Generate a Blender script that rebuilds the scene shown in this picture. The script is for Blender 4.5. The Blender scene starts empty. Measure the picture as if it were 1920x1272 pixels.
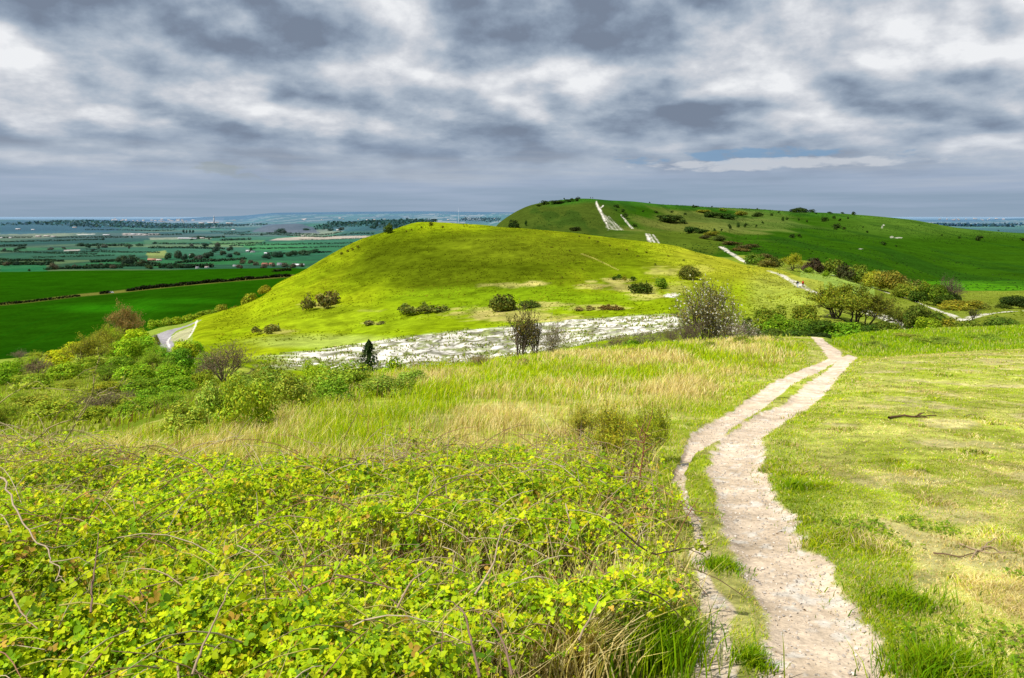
import bpy, math, random
import numpy as np
sc = bpy.context.scene
COL = sc.collection
rng = np.random.default_rng(7)
random.seed(7)
F, CX, HY = 1500.0, 960.0, 405.0        # focal length in photo pixels, principal column, horizon row
CAMZ = 0.0                               # heights are measured from the eye

# ------------------------------------------------------------------ noise
def _hash(ix, iy, seed):
    h = (ix.astype(np.int64) * 374761393 + iy.astype(np.int64) * 668265263 + seed * 974711) & 0xffffffff
    h = ((h ^ (h >> 13)) * 1274126177) & 0xffffffff
    h = h ^ (h >> 16)
    return (h & 0xffff) / 65535.0
def vnoise(x, y, seed=0):
    x = np.asarray(x, float); y = np.asarray(y, float)
    ix = np.floor(x); iy = np.floor(y); fx = x - ix; fy = y - iy
    fx = fx * fx * fx * (fx * (fx * 6 - 15) + 10); fy = fy * fy * fy * (fy * (fy * 6 - 15) + 10)
    ix = ix.astype(np.int64); iy = iy.astype(np.int64)
    a = _hash(ix, iy, seed); b = _hash(ix + 1, iy, seed); c = _hash(ix, iy + 1, seed); d = _hash(ix + 1, iy + 1, seed)
    return (a * (1 - fx) + b * fx) * (1 - fy) + (c * (1 - fx) + d * fx) * fy
def fbm(x, y, seed=0, octv=4, gain=.5):
    s = 0; amp = 1; tot = 0
    for o in range(octv):
        s = s + amp * vnoise(np.asarray(x) * 2 ** o + 17.3 * o, np.asarray(y) * 2 ** o - 9.1 * o, seed + o)
        tot += amp; amp *= gain
    return s / tot
def sstep(a, b, x):
    t = np.clip((np.asarray(x, float) - a) / (b - a), 0, 1); return t * t * (3 - 2 * t)
def lerp(a, b, f):
    f = np.asarray(f)[..., None]; return np.asarray(a) * (1 - f) + np.asarray(b) * f

# ------------------------------------------------------------------ terrain height
def pchip(x, y, xi):
    x = np.asarray(x, float); y = np.asarray(y, float); h = np.diff(x); d = np.diff(y) / h
    m = np.zeros_like(y)
    for i in range(1, len(x) - 1):
        if d[i - 1] * d[i] > 0:
            w1 = 2 * h[i] + h[i - 1]; w2 = h[i] + 2 * h[i - 1]
            m[i] = (w1 + w2) / (w1 / d[i - 1] + w2 / d[i])
    m[0] = d[0]; m[-1] = d[-1]
    k = np.clip(np.searchsorted(x, xi) - 1, 0, len(x) - 2)
    t = (xi - x[k]) / h[k]; t = np.clip(t, 0, 1)
    return ((1 + 2 * t) * (1 - t) ** 2 * y[k] + t * (1 - t) ** 2 * h[k] * m[k] + t * t * (3 - 2 * t) * y[k + 1] + t * t * (t - 1) * h[k] * m[k + 1])

VZ = -110.0                               # level of the vale floor
# each column: bearing (photo column) -> (distance, row) knots along that bearing; a string 'z' row gives the height itself
def zz(v): return ('z', v)
FLAT = [(1750, zz(VZ)), (3000, zz(VZ))]
def far(h9, h18): return FLAT + [(9000, zz(h9)), (11500, zz(VZ)), (18500, zz(h18)), (24000, zz(VZ)), (70000, zz(VZ + 20))]
COLS = {
 -700: [(10,850),(20,815),(40,790),(70,755),(100,725),(130,705),(200,705),(300,695),(700,560),(1050,512),(1100,512)] + far(-55,-100),
 0:   [(10,850),(20,815),(40,770),(70,726),(100,694),(125,676),(200,690),(300,690),(700,552),(1050,512),(1100,511)] + far(-42,-100),
 150: [(10.5,845),(20,810),(40,766),(70,718),(100,680),(128,656),(200,684),(300,680),(700,548),(1050,508),(1100,508)] + far(-45,-100),
 240: [(11,835),(25,785),(45,750),(75,708),(100,676),(130,646),(165,630),(230,640),(300,655),(700,545),(1050,507),(1100,507)] + far(-75,-90),
 300: [(12,815),(30,768),(60,724),(100,684),(150,655),(190,637),(225,616),(300,622),(400,590),(700,541),(1040,507),(1090,507)] + far(-100,-80),
 345: [(13,800),(30,762),(60,724),(100,690),(145,655),(190,626),(215,612),(240,606),(300,618),(420,584),(700,539),(1040,506),(1090,506)] + far(-100,-60),
 385: [(14,780),(30,750),(60,720),(100,690),(140,652),(180,620),(210,599),(225,592),(300,600),(420,576),(700,537),(1040,505),(1090,505)] + far(-105,-30),
 450: [(16,762),(35,735),(70,705),(100,690),(122,672),(150,640),(195,604),(235,574),(300,600),(420,570),(700,535),(1030,504),(1080,504)] + far(-105,0),
 520: [(18,742),(40,728),(80,718),(112,694),(124,665),(155,628),(195,587),(240,547),(280,531.5),(330,570),(420,565),(700,533),(1020,503),(1070,504)] + FLAT + [(4300,zz(VZ)),(5500,zz(-60)),(7000,zz(VZ)),(18500,zz(70)),(24000,zz(VZ)),(70000,zz(VZ+20))],
 600: [(20,722),(40,720),(80,724),(113,703),(126,660),(155,626),(190,583),(230,537),(270,505),(300,489),(360,540),(450,550),(700,532),(1000,505),(1050,505)] + FLAT + [(4300,zz(VZ)),(5500,zz(-52)),(7000,zz(VZ)),(18500,zz(82)),(24000,zz(VZ)),(70000,zz(VZ+20))],
 700: [(22.5,707),(40,712),(80,716),(115,694),(130,642),(155,613),(190,569),(230,519),(270,475),(310,442),(370,500),(500,540),(700,530)] + FLAT + [(4800,zz(-40)),(7000,zz(VZ)),(18500,zz(95)),(24000,zz(VZ)),(70000,zz(VZ+20))],
 790: [(25,694),(40,705),(80,710),(117,684),(133,628),(155,602),(190,560),(230,508),(270,458),(305,428),(335,417),(400,470),(520,540),(800,515)] + FLAT + [(4800,zz(-35)),(7000,zz(VZ)),(18500,zz(102)),(24000,zz(VZ)),(70000,zz(VZ+20))],
 900: [(27.5,684),(42,694),(80,702),(119,672),(135,616),(155,594),(190,552),(230,500),(270,455),(310,432),(345,422.5),(420,460),(540,480),(680,460),(760,500)] + FLAT + [(4800,zz(-70)),(7000,zz(VZ)),(18500,zz(86)),(24000,zz(VZ)),(70000,zz(VZ+20))],
 940: [(28.5,679),(43,690),(80,698),(120,665),(136,613),(155,590),(190,549),(230,499),(270,457),(310,435),(345,426.5),(420,460),(520,455),(640,423),(695,415),(800,470),(1000,520)] + FLAT + [(18500,zz(80)),(24000,zz(VZ)),(70000,zz(VZ+20))],
 1000:[(30,673),(45,684),(80,695),(121,657),(137,607),(155,585),(190,545),(230,497),(270,460),(310,439),(345,431),(420,452),(500,440),(620,399),(690,384),(780,400),(1000,500)] + FLAT + [(18500,zz(60)),(24000,zz(VZ)),(70000,zz(VZ+20))],
 1050:[(31,668),(46,678),(80,690),(121,649),(137,604),(155,583),(190,544),(230,498),(270,464),(310,444),(345,435),(420,451),(500,434),(610,395),(685,375.5),(780,392),(1000,480)] + FLAT + [(70000,zz(VZ+20))],
 1100:[(32,663),(46,672),(80,685),(121,641),(137,600),(155,580),(190,542),(230,500),(270,468),(310,449),(345,440),(420,450),(500,432),(600,396),(680,372.5),(780,385),(1000,460)] + FLAT + [(70000,zz(VZ+20))],
 1180:[(34,655),(48,662),(80,670),(121,630),(136,596),(155,575),(190,538),(230,500),(270,473),(310,457),(340,449.5),(400,460),(450,440),(480,434),(520,434),(620,400),(720,377.5),(820,388),(1050,450)] + FLAT + [(70000,zz(VZ+20))],
 1260:[(35,648),(50,655),(85,660),(122,617),(137,592),(155,570),(190,535),(230,502),(265,481),(300,467),(325,461),(390,470),(440,450),(480,440),(530,442),(640,412),(780,384.5),(880,392),(1100,440)] + FLAT + [(70000,zz(VZ+20))],
 1340:[(28,671),(36,641),(50,650),(85,655),(125,608),(150,576),(190,538),(225,511),(260,493),(290,482.5),(340,481),(400,466),(450,456),(560,430),(680,408),(830,389),(920,395),(1150,435)] + FLAT + [(70000,zz(VZ+20))],
 1400:[(22,694),(28,670),(37,636),(50,648),(85,645),(120,610),(150,580),(190,545),(225,517),(250,504),(300,493),(350,478),(450,462),(600,430),(720,408),(860,391.5),(950,397),(1150,432)] + FLAT + [(70000,zz(VZ+20))],
 1450:[(22,694),(28,670),(37,635),(52,645),(85,640),(115,615),(150,580),(190,550),(215,524),(235,511),(280,500),(330,489),(420,470),(600,432),(740,408),(870,394.5),(960,400),(1150,432)] + FLAT + [(70000,zz(VZ+20))],
 1500:[(22,695),(28,671),(34,647.5),(37.5,635),(52,645),(85,640),(120,610),(160,570),(190,540),(220,522),(260,508),(320,495),(420,472),(600,437),(760,410),(880,397.5),(970,402),(1150,432)] + FLAT + [(70000,zz(VZ+20))],
 1545:[(28,673.5),(34,652),(38.5,636),(52,648),(85,640),(120,611),(160,574),(190,549),(225,529),(270,514),(320,501),(420,476),(600,440),(770,412),(890,399),(980,403),(1150,432)] + FLAT + [(70000,zz(VZ+20))],
 1575:[(28.2,672.5),(33,660),(39,645),(46,636),(58,645),(85,641),(120,612),(160,578),(190,554),(230,533),(280,516),(330,501),(420,478),(600,442),(770,413),(890,400.5),(980,404),(1150,432)] + FLAT + [(70000,zz(VZ+20))],
 1620:[(28.5,672),(33,671),(39,648),(48,627),(58,640),(85,645),(120,618),(160,588),(200,562),(240,542),(280,528),(340,510),(420,485),(600,446),(780,416),(890,404),(980,408),(1150,434)] + FLAT + [(70000,zz(VZ+20))],
 1700:[(30,668),(34,669),(40,648),(50,620.5),(60,635),(90,640),(120,620),(150,598),(200,571),(240,556),(280,547),(340,530),(420,500),(600,455),(780,423),(880,411.5),(980,418),(1150,445)] + FLAT + [(70000,zz(VZ+20))],
 1800:[(32.5,661),(36,661.5),(42,640),(52,617),(62,630),(90,632),(120,610),(150,597),(200,580),(250,568),(300,560),(360,540),(450,505),(600,465),(760,437),(860,428),(960,436),(1150,462)] + FLAT + [(70000,zz(VZ+20))],
 1920:[(35,654),(39,655),(44,634),(54,612),(64,625),(90,625),(120,602),(150,590),(200,582),(250,572),(300,560),(360,540),(450,505),(600,470),(760,447),(850,437.5),(950,450),(1150,480)] + FLAT + [(18500,zz(-60)),(24000,zz(VZ)),(70000,zz(VZ+20))],
 2700:[(38,650),(44,650),(52,625),(62,605),(72,615),(90,620),(120,602),(150,590),(200,582),(250,572),(300,560),(360,545),(450,525),(600,490),(760,470),(850,460),(950,470),(1150,500)] + FLAT + [(18500,zz(-60)),(24000,zz(VZ)),(70000,zz(VZ+20))],
}
def gplane(x, y):
    return -1.72 - 0.118 * y + 0.10 * (fbm(x * .25, y * .25, 3, 3) - .5) * sstep(0, 8, np.abs(y))
cpx = np.array(sorted(COLS)); ct = (cpx - CX) / F
LG = np.linspace(math.log(4), math.log(70000), 1500); YG = np.exp(LG)
colz = []
for p in sorted(COLS):
    t = (p - CX) / F; ys = [3.0, 5.5, 8.0]; zs = [float(gplane(np.array(t * y), np.array(y))) for y in ys]
    for (Y, r) in COLS[p]:
        ys.append(Y); zs.append(r[1] if isinstance(r, tuple) else (HY - r) / F * Y)
    colz.append(pchip(ys, zs, YG))
colz = np.array(colz)
TG = np.linspace(ct[0], ct[-1], 1400)
HG = np.empty((len(TG), len(YG)))
for j in range(len(YG)): HG[:, j] = pchip(ct, colz[:, j], TG)
def polyH(x, y):
    y = np.maximum(y, 1e-3); t = np.clip(x / y, TG[0], TG[-1]); l = np.clip(np.log(np.maximum(y, 4.0)), LG[0], LG[-1])
    fi = (t - TG[0]) / (TG[1] - TG[0]); fj = (l - LG[0]) / (LG[1] - LG[0])
    i = np.clip(fi.astype(int), 0, len(TG) - 2); j = np.clip(fj.astype(int), 0, len(YG) - 2); fi = fi - i; fj = fj - j
    return (HG[i, j] * (1 - fi) + HG[i + 1, j] * fi) * (1 - fj) + (HG[i, j + 1] * (1 - fi) + HG[i + 1, j + 1] * fi) * fj
# --- worn tracks: world polylines with half widths; filled after the bare terrain is known
TRACKS = {}
def Hbare(x, y):
    x = np.asarray(x, float); y = np.asarray(y, float)
    w = sstep(6.5, 10, y)
    z = gplane(x, y) * (1 - w) + polyH(x, y) * w
    amp = np.clip((y - 8) * .004, 0, .9) * sstep(2500, 1500, y)
    z = z + amp * (fbm(x / (6 + y * .05), y / (6 + y * .05), 11, 3) - .5)
    return z
def hit(px, py, ymin=2.0, ymax=60000):
    t = (px - CX) / F; e = (HY - py) / F
    Y = np.exp(np.linspace(math.log(ymin), math.log(ymax), 6000)); d = Hbare(t * Y, Y) - e * Y
    k = np.argmax(d >= 0)
    if d[k] < 0: k = np.argmax(d)
    elif k > 0:
        f = d[k - 1] / (d[k - 1] - d[k]); y = Y[k - 1] + f * (Y[k] - Y[k - 1]); return t * y, y
    return t * Y[k], Y[k]
def track(name, pts, ymin=2.0):
    out = []
    for p in pts:
        if len(p) == 4:  # px, py, half width in photo px, 'px'
            x, y = hit(p[0], p[1], ymin); out.append((x, y, p[2] * y / F))
        else:
            x, y = hit(p[0], p[1], ymin); out.append((x, y, p[2]))
    TRACKS[name] = np.array(out)
def P(*a): return [(px, py, hw, 'px') for px, py, hw in a]
track('right_rut', P((1600,1330,150),(1556,1272,132),(1526,1162,97),(1480,1082,88),(1434,1001,70),(1397,921,58),(1380,860,47),(1391,820,40),(1417,800,36),(1446,780,36),(1490,764,25),(1536,723,22),(1562,700,18),(1588,675,14),(1602,669,10)))
track('left_rut', P((1262,905,8),(1276,880,10),(1292,850,10),(1320,820,30),(1347,800,29),(1404,764,25),(1460,723,20),(1533,690,14),(1566,673,13),(1560,657,17),(1536,638,11),(1531,633,10)))
track('worn_edge', P((1268,880,10),(1290,950,12),(1312,1010,16),(1310,1060,18),(1330,1110,26),(1352,1160,36),(1348,1230,34),(1350,1300,38)))
track('walkers_path', [(1700,613,1.6),(1650,592,2.2),(1600,575,2.6),(1560,560,2.6),(1530,548,2.6),(1508,540,1.9),(1490,529,1.3),(1465,516,1.2),(1441,508,.9)], 80)
track('saddle_path', [(1402,495,1.1),(1390,488,1.5),(1375,478,1.5),(1362,470,1.6),(1352,463,1.8)], 296)
track('knoll_path', [(1219,457,1.3),(1216,447,1.2),(1212,438,.8)], 392)
track('knoll_path_c', [(1228,456,.9),(1222,447,.8),(1216,438,.7)], 392)
track('knoll_path_b', [(1236,457,.5),(1229,447,.7),(1224,440,.6)], 392)
track('summit_path', [(1142,431,.7),(1138,422,.9),(1133,412,.9),(1129,403,1.0),(1126,396,1.3),(1122,389,1.6),(1119,383,1.1),(1118,377,.6)], 520)
track('summit_path_d', [(1150,432,.9),(1145,424,.9),(1139,415,.9),(1132,405,.7),(1127,397,.5)], 520)
track('summit_path_e', [(1158,432,.8),(1152,424,.8),(1144,414,.6),(1135,405,.5)], 520)
track('summit_path_f', [(1165,431,.7),(1157,423,.6),(1149,414,.5),(1141,406,.4)], 520)
track('summit_path_b', [(1186,429,1.0),(1178,420,.9),(1171,411,.9),(1164,403,.5)], 520)
track('summit_path_c', [(1131,386,.5),(1128,389,.6),(1124,391,.5)], 520)
track('side_path', [(1925,583,1.6),(1880,586,1.6),(1847,589,1.8),(1826,594,1.7),(1810,602,1.2),(1795,597,1.0),(1780,589,.9),(1753,580,.9),(1720,567,.8),(1693,558,.8),(1660,548,.7),(1635,539,.7),(1607,530,.8),(1590,524,.4),(1565,517,.9),(1555,515,.5)], 90)
track('lane', [(296,660,2.6),(300,648,2.6),(298,640,2.6),(299,633,2.7),(310,625,2.7),(328,618,2.6),(350,611.5,2.3),(362,607,2.0)], 120)
track('lane_kerb', [(318,652,.2),(314,641,.2),(318,634,.18),(330,626,.15)], 120)
track('verge_path', [(353,634,.2),(360,624,.22),(366,612,.24),(369,601,.2)], 120)
track('hill_track', [(1090,476,.5),(1112,484,.4),(1140,497,.35),(1160,507,.2)], 150)
def tdist(name, x, y):
    tr = TRACKS[name]; best = np.full(np.shape(x), 1e9)
    m = (y > tr[:, 1].min() - 12) & (y < tr[:, 1].max() + 40)
    if not m.any(): return best
    xs, ys = x[m], y[m]; b = np.full(xs.shape, 1e9)
    for (x0, y0, w0), (x1, y1, w1) in zip(tr[:-1], tr[1:]):
        dx, dy = x1 - x0, y1 - y0; L = dx * dx + dy * dy + 1e-9
        s = np.clip(((xs - x0) * dx + (ys - y0) * dy) / L, 0, 1)
        d = np.hypot(xs - x0 - s * dx, ys - y0 - s * dy) / (w0 + s * (w1 - w0)); b = np.minimum(b, d)
    best[m] = b
    return best
def ruts(x, y):
    """1 on the bare chalk of the near footpath, 0 on the grass, with ragged edges"""
    n = (fbm(x * 2.4, y * 2.4, 21, 5, .62) - .5)
    near = sstep(16, 4, y)
    d = np.minimum(tdist('right_rut', x, y), tdist('left_rut', x, y)) + n * (.7 + .3 * near)
    m = sstep(1.12, .88, d)
    w = sstep(1.1, .7, tdist('worn_edge', x, y) + (fbm(x * 2.3, y * 2.3, 31, 4) - .5) * 2.2) * .9
    return np.maximum(m, w)
def H(x, y):
    x = np.asarray(x, float); y = np.asarray(y, float)
    z = Hbare(x, y)
    m = (y < 45)
    if m.any():
        zz_ = np.zeros_like(z); xs, ys = x[m], y[m]
        d = np.minimum(tdist('right_rut', xs, ys), tdist('left_rut', xs, ys))
        zz_[m] = -.05 * sstep(1.3, .55, d) * sstep(22, 14, ys) + .02 * (fbm(xs * 5, ys * 5, 41, 3) - .5) 
        z = z + zz_
    m = (y > 105) & (y < 142)
    if m.any():   # little chalk terraces
        zz_ = np.zeros_like(z); xs, ys = x[m], y[m]; c = chalk(xs, ys)
        zz_[m] = c * ((fbm(xs * .3, ys * .55 + z[m] * .5, 51, 4) - .5) * .8)
        z = z + zz_
    return z
_cp = np.array([470,520,600,700,800,900,960,1000,1100,1200,1265,1300]); 
_cb = np.array([680,682,686,684,680,668,661,653,637,622,612,606]); _ctp = np.array([670,664,658,641,627,616.5,611,607.5,600.5,595,592,594])
def chalk(x, y):
    px = CX + F * x / y; py = HY - F * Hbare(x, y) / y
    b = np.interp(px, _cp, _cb); t = np.interp(px, _cp, _ctp)
    n = (fbm(x * .12, y * .3, 61, 4) - .5)
    return sstep(-3, 4, (b + 8 - py) + n * 12) * sstep(-2.5, 2.5, (py - t) + n * 11) * sstep(478, 540, px + n * 90) * sstep(1290, 1262, px) * (y > 104) * (y < 143)
# ------------------------------------------------------------------ mesh helper
def mesh_np(name, V, quads=None, tris=None, col=None, mats=(), smooth=False, normals=None):
    me = bpy.data.meshes.new(name)
    V = np.asarray(V, np.float32); me.vertices.add(len(V)); me.vertices.foreach_set('co', V.ravel())
    q = np.asarray(quads if quads is not None else np.zeros((0, 4)), np.int32).reshape(-1, 4)
    t = np.asarray(tris if tris is not None else np.zeros((0, 3)), np.int32).reshape(-1, 3)
    idx = np.concatenate([q.ravel(), t.ravel()]).astype(np.int32)
    ls = np.concatenate([np.arange(len(q)) * 4, len(q) * 4 + np.arange(len(t)) * 3]).astype(np.int32)
    me.loops.add(len(idx)); me.loops.foreach_set('vertex_index', idx)
    me.polygons.add(len(ls)); me.polygons.foreach_set('loop_start', ls)
    if smooth: me.polygons.foreach_set('use_smooth', np.ones(len(ls), bool))
    me.update(calc_edges=True)
    if col is not None:
        c = np.ones((len(V), 4), np.float32); c[:, :3] = col
        a = me.attributes.new('Col', 'FLOAT_COLOR', 'POINT'); a.data.foreach_set('color', c.ravel())
    for m in mats: me.materials.append(m)
    if normals is not None: me.normals_split_custom_set_from_vertices(np.asarray(normals, np.float32).tolist())
    return me
def link(name, me, parent=None):
    o = bpy.data.objects.new(name, me); COL.objects.link(o)
    if parent: o.parent = parent
    return o
def tag(o, label=None, cat=None, group=None, kind=None):
    if label: o['label'] = label
    if cat: o['category'] = cat
    if group: o['group'] = group
    if kind: o['kind'] = kind
    return o
class MB:
    """collects loose shapes into one mesh"""
    def __init__(s): s.V = []; s.Q = []; s.T = []; s.C = []; s.n = 0
    def add(s, V, Q=None, T=None, c=(1, 1, 1)):
        V = np.asarray(V, float).reshape(-1, 3)
        if Q is not None and len(Q): s.Q.append(np.asarray(Q).reshape(-1, 4) + s.n)
        if T is not None and len(T): s.T.append(np.asarray(T).reshape(-1, 3) + s.n)
        c = np.asarray(c, float)
        s.C.append(np.broadcast_to(c, (len(V), 3)) if c.ndim == 1 else c); s.V.append(V); s.n += len(V)
    def tube(s, pts, rad, k=4, c=(1, 1, 1)):
        pts = np.asarray(pts, float); n = len(pts); rad = np.broadcast_to(np.asarray(rad, float), (n,))
        tg = np.gradient(pts, axis=0); tg /= np.linalg.norm(tg, axis=1)[:, None] + 1e-12
        ref = np.array([.31, .17, .93]) if abs(tg[0][2]) < .9 else np.array([.93, .2, .1])
        u = np.cross(tg, ref); u /= np.linalg.norm(u, axis=1)[:, None] + 1e-9; v = np.cross(tg, u)
        a = np.arange(k) * 2 * math.pi / k
        V = pts[:, None] + rad[:, None, None] * (np.cos(a)[None, :, None] * u[:, None] + np.sin(a)[None, :, None] * v[:, None])
        i = np.arange(n - 1)[:, None] * k; j = np.arange(k)[None]; j2 = (j + 1) % k
        Q = np.stack([i + j, i + j2, i + k + j2, i + k + j], -1).reshape(-1, 4)
        c = np.asarray(c, float)
        if c.ndim == 2: c = np.repeat(c, k, axis=0)
        s.add(V.reshape(-1, 3), Q, None, c)
        if k == 4: s.Q.append(np.array([[s.n - 4, s.n - 3, s.n - 2, s.n - 1]]))
    def box(s, cx, cy, cz, sx, sy, sz, c=(1, 1, 1)):
        V = [(cx + a * sx / 2, cy + b * sy / 2, cz + d * sz / 2) for d in (-1, 1) for b in (-1, 1) for a in (-1, 1)]
        s.add(V, [(0, 2, 3, 1), (4, 5, 7, 6), (0, 1, 5, 4), (2, 6, 7, 3), (0, 4, 6, 2), (1, 3, 7, 5)], None, c)
    def mesh(s, name, mats=(), smooth=False):
        return mesh_np(name, np.concatenate(s.V), np.concatenate(s.Q) if s.Q else None, np.concatenate(s.T) if s.T else None, np.concatenate(s.C), mats, smooth)

# ------------------------------------------------------------------ materials
def newmat(name):
    m = bpy.data.materials.new(name); m.use_nodes = True; nt = m.node_tree; nt.nodes.clear(); return m, nt
def N(nt, typ, **kw):
    n = nt.nodes.new(typ)
    for k, v in kw.items():
        if k == 'inp':
            for kk, vv in v.items(): n.inputs[kk].default_value = vv
        else: setattr(n, k, v)
    return n
def math_(nt, op, a, b=None, c=None, clamp=False):
    n = nt.nodes.new('ShaderNodeMath'); n.operation = op; n.use_clamp = clamp
    for i, v in enumerate((a, b, c)):
        if v is None: continue
        if isinstance(v, (int, float)): n.inputs[i].default_value = v
        else: nt.links.new(v, n.inputs[i])
    return n.outputs[0]
def mixc(nt, fac, a, b, mode='MIX'):
    n = nt.nodes.new('ShaderNodeMix'); n.data_type = 'RGBA'; n.blend_type = mode; n.clamp_factor = True
    for s, v in ((0, fac), (6, a), (7, b)):
        if isinstance(v, (int, float)): n.inputs[s].default_value = v
        elif isinstance(v, tuple): n.inputs[s].default_value = v if len(v) == 4 else v + (1,)
        else: nt.links.new(v, n.inputs[s])
    return n.outputs[2]
def ramp(nt, fac, stops, interp='LINEAR'):
    n = nt.nodes.new('ShaderNodeValToRGB'); cr = n.color_ramp; cr.interpolation = interp
    while len(cr.elements) < len(stops): cr.elements.new(.5)
    for e, (p, c) in zip(cr.elements, stops):
        e.position = p; e.color = (c, c, c, 1) if isinstance(c, (int, float)) else tuple(c) + (1,)
    nt.links.new(fac, n.inputs[0]); return n.outputs[0]
def noise(nt, vec, scale, detail=3, rough=.55, dist=0, dim='3D'):
    n = nt.nodes.new('ShaderNodeTexNoise'); n.noise_dimensions = dim
    n.inputs['Scale'].default_value = scale; n.inputs['Detail'].default_value = detail; n.inputs['Roughness'].default_value = rough; n.inputs['Distortion'].default_value = dist
    nt.links.new(vec, n.inputs['Vector']); return n.outputs[0]

def ground_material():
    m, nt = newmat('terrain'); L = nt.links.new
    at = N(nt, 'ShaderNodeAttribute', attribute_name='Col'); geo = N(nt, 'ShaderNodeNewGeometry'); pos = geo.outputs['Position']
    n1 = noise(nt, pos, 22, 3, .7); n2 = noise(nt, pos, 3.0, 4, .65); n3 = noise(nt, pos, .45, 4, .6); n4 = noise(nt, pos, .05, 4, .6)
    s = math_(nt, 'ADD', math_(nt, 'MULTIPLY', n1, .75), math_(nt, 'MULTIPLY', n2, .7))
    s = math_(nt, 'ADD', s, math_(nt, 'MULTIPLY', n3, .9)); s = math_(nt, 'ADD', s, math_(nt, 'MULTIPLY', n4, .8))   # mean 1.45
    k = math_(nt, 'MULTIPLY_ADD', s, 1.3, -1.05); k = math_(nt, 'MAXIMUM', k, .35)
    c = mixc(nt, 1.0, at.outputs['Color'], N(nt, 'ShaderNodeCombineColor').outputs[0], 'MULTIPLY')
    mul = nt.nodes[-1]
    cc = N(nt, 'ShaderNodeCombineColor'); 
    for i in range(3): L(k, cc.inputs[i])
    c = mixc(nt, 1.0, at.outputs['Color'], cc.outputs[0], 'MULTIPLY')
    b = N(nt, 'ShaderNodeBump', inp={'Strength': .4, 'Distance': .04}); L(math_(nt, 'ADD', n1, math_(nt, 'MULTIPLY', n2, 2.0)), b.inputs['Height'])
    p = N(nt, 'ShaderNodeBsdfPrincipled', inp={'Roughness': 1.0, 'Specular IOR Level': .0}); L(c, p.inputs['Base Color']); L(b.outputs[0], p.inputs['Normal'])
    L(p.outputs[0], N(nt, 'ShaderNodeOutputMaterial').inputs[0]); return m
def leaf_material(name, use_object=False, trans=.35, rough=.5, spec=.25):
    m, nt = newmat(name); L = nt.links.new
    at = N(nt, 'ShaderNodeAttribute', attribute_name='Col'); col = at.outputs['Color']
    if use_object:
        oi = N(nt, 'ShaderNodeObjectInfo'); col = mixc(nt, 1.0, oi.outputs['Color'], col, 'MULTIPLY')
    p = N(nt, 'ShaderNodeBsdfPrincipled', inp={'Roughness': rough, 'Specular IOR Level': spec}); L(col, p.inputs['Base Color'])
    t = N(nt, 'ShaderNodeBsdfTranslucent'); tc = mixc(nt, 1.0, col, (1.25, 1.2, .6), 'MULTIPLY'); L(tc, t.inputs['Color'])
    mx = N(nt, 'ShaderNodeMixShader', inp={0: trans}); L(p.outputs[0], mx.inputs[1]); L(t.outputs[0], mx.inputs[2])
    L(mx.outputs[0], N(nt, 'ShaderNodeOutputMaterial').inputs[0]); return m
def plain_material(name, color=None, rough=.9, bump=0, use_object=False, nscale=8, var=.35, spec=.2):
    m, nt = newmat(name); L = nt.links.new
    tc = N(nt, 'ShaderNodeTexCoord'); n = noise(nt, tc.outputs['Object'], nscale, 4, .65)
    if use_object: base = N(nt, 'ShaderNodeObjectInfo').outputs['Color']
    elif color is None: base = N(nt, 'ShaderNodeAttribute', attribute_name='Col').outputs['Color']
    else: base = N(nt, 'ShaderNodeRGB').outputs[0]; base.default_value = tuple(color) + (1,)
    k = math_(nt, 'MULTIPLY_ADD', n, 2 * var, 1 - var); cc = N(nt, 'ShaderNodeCombineColor')
    for i in range(3): L(k, cc.inputs[i])
    c = mixc(nt, 1.0, base, cc.outputs[0], 'MULTIPLY')
    p = N(nt, 'ShaderNodeBsdfPrincipled', inp={'Roughness': rough, 'Specular IOR Level': spec}); L(c, p.inputs['Base Color'])
    if bump:
        b = N(nt, 'ShaderNodeBump', inp={'Strength': bump, 'Distance': .02}); L(n, b.inputs['Height']); L(b.outputs[0], p.inputs['Normal'])
    L(p.outputs[0], N(nt, 'ShaderNodeOutputMaterial').inputs[0]); return m
M_GROUND = ground_material()
M_GRASS = leaf_material('grass_blades', trans=.3, rough=.8, spec=.03)
M_BRAMBLE = leaf_material('bramble_leaves', trans=.3, rough=.5, spec=.12)
M_LEAF = leaf_material('bush_leaves', True, .25, .8, .03)
M_STEM = plain_material('stems', None, .8, 0, var=.3, nscale=20)
M_BARK = plain_material('bark', (.10, .075, .05), .95, .5, nscale=10)
M_OBJ = plain_material('painted_by_object', None, .7, 0, True, nscale=.6, var=.12)
M_STONE = plain_material('chalk_stone', (.62, .56, .48), .95, .6, nscale=40, var=.25)

# ------------------------------------------------------------------ camera, sun, sky
cam = bpy.data.cameras.new('camera'); co = bpy.data.objects.new('camera', cam); COL.objects.link(co); sc.camera = co
co.location = (0, 0, CAMZ); co.rotation_euler = (math.radians(90), 0, 0)
cam.sensor_width = 36; cam.lens = 36 * F / 1920; cam.shift_y = -(636 - HY) / 1920; cam.clip_start = .05; cam.clip_end = 120000
SUN_EL, SUN_AZ = 54.0, -125.0            # azimuth measured clockwise from the view direction; the sun stands left and behind
sd = np.array([math.sin(math.radians(SUN_AZ)) * math.cos(math.radians(SUN_EL)), math.cos(math.radians(SUN_AZ)) * math.cos(math.radians(SUN_EL)), math.sin(math.radians(SUN_EL))])
from mathutils import Vector, Matrix, Euler
sl = bpy.data.lights.new('sun', 'SUN'); sl.energy = 5.0; sl.angle = math.radians(.6); sl.color = (1, .955, .87)
so = bpy.data.objects.new('sun', sl); COL.objects.link(so); so.rotation_euler = Vector(sd).to_track_quat('Z', 'Y').to_euler(); so.location = (0, 0, 200)
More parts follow.
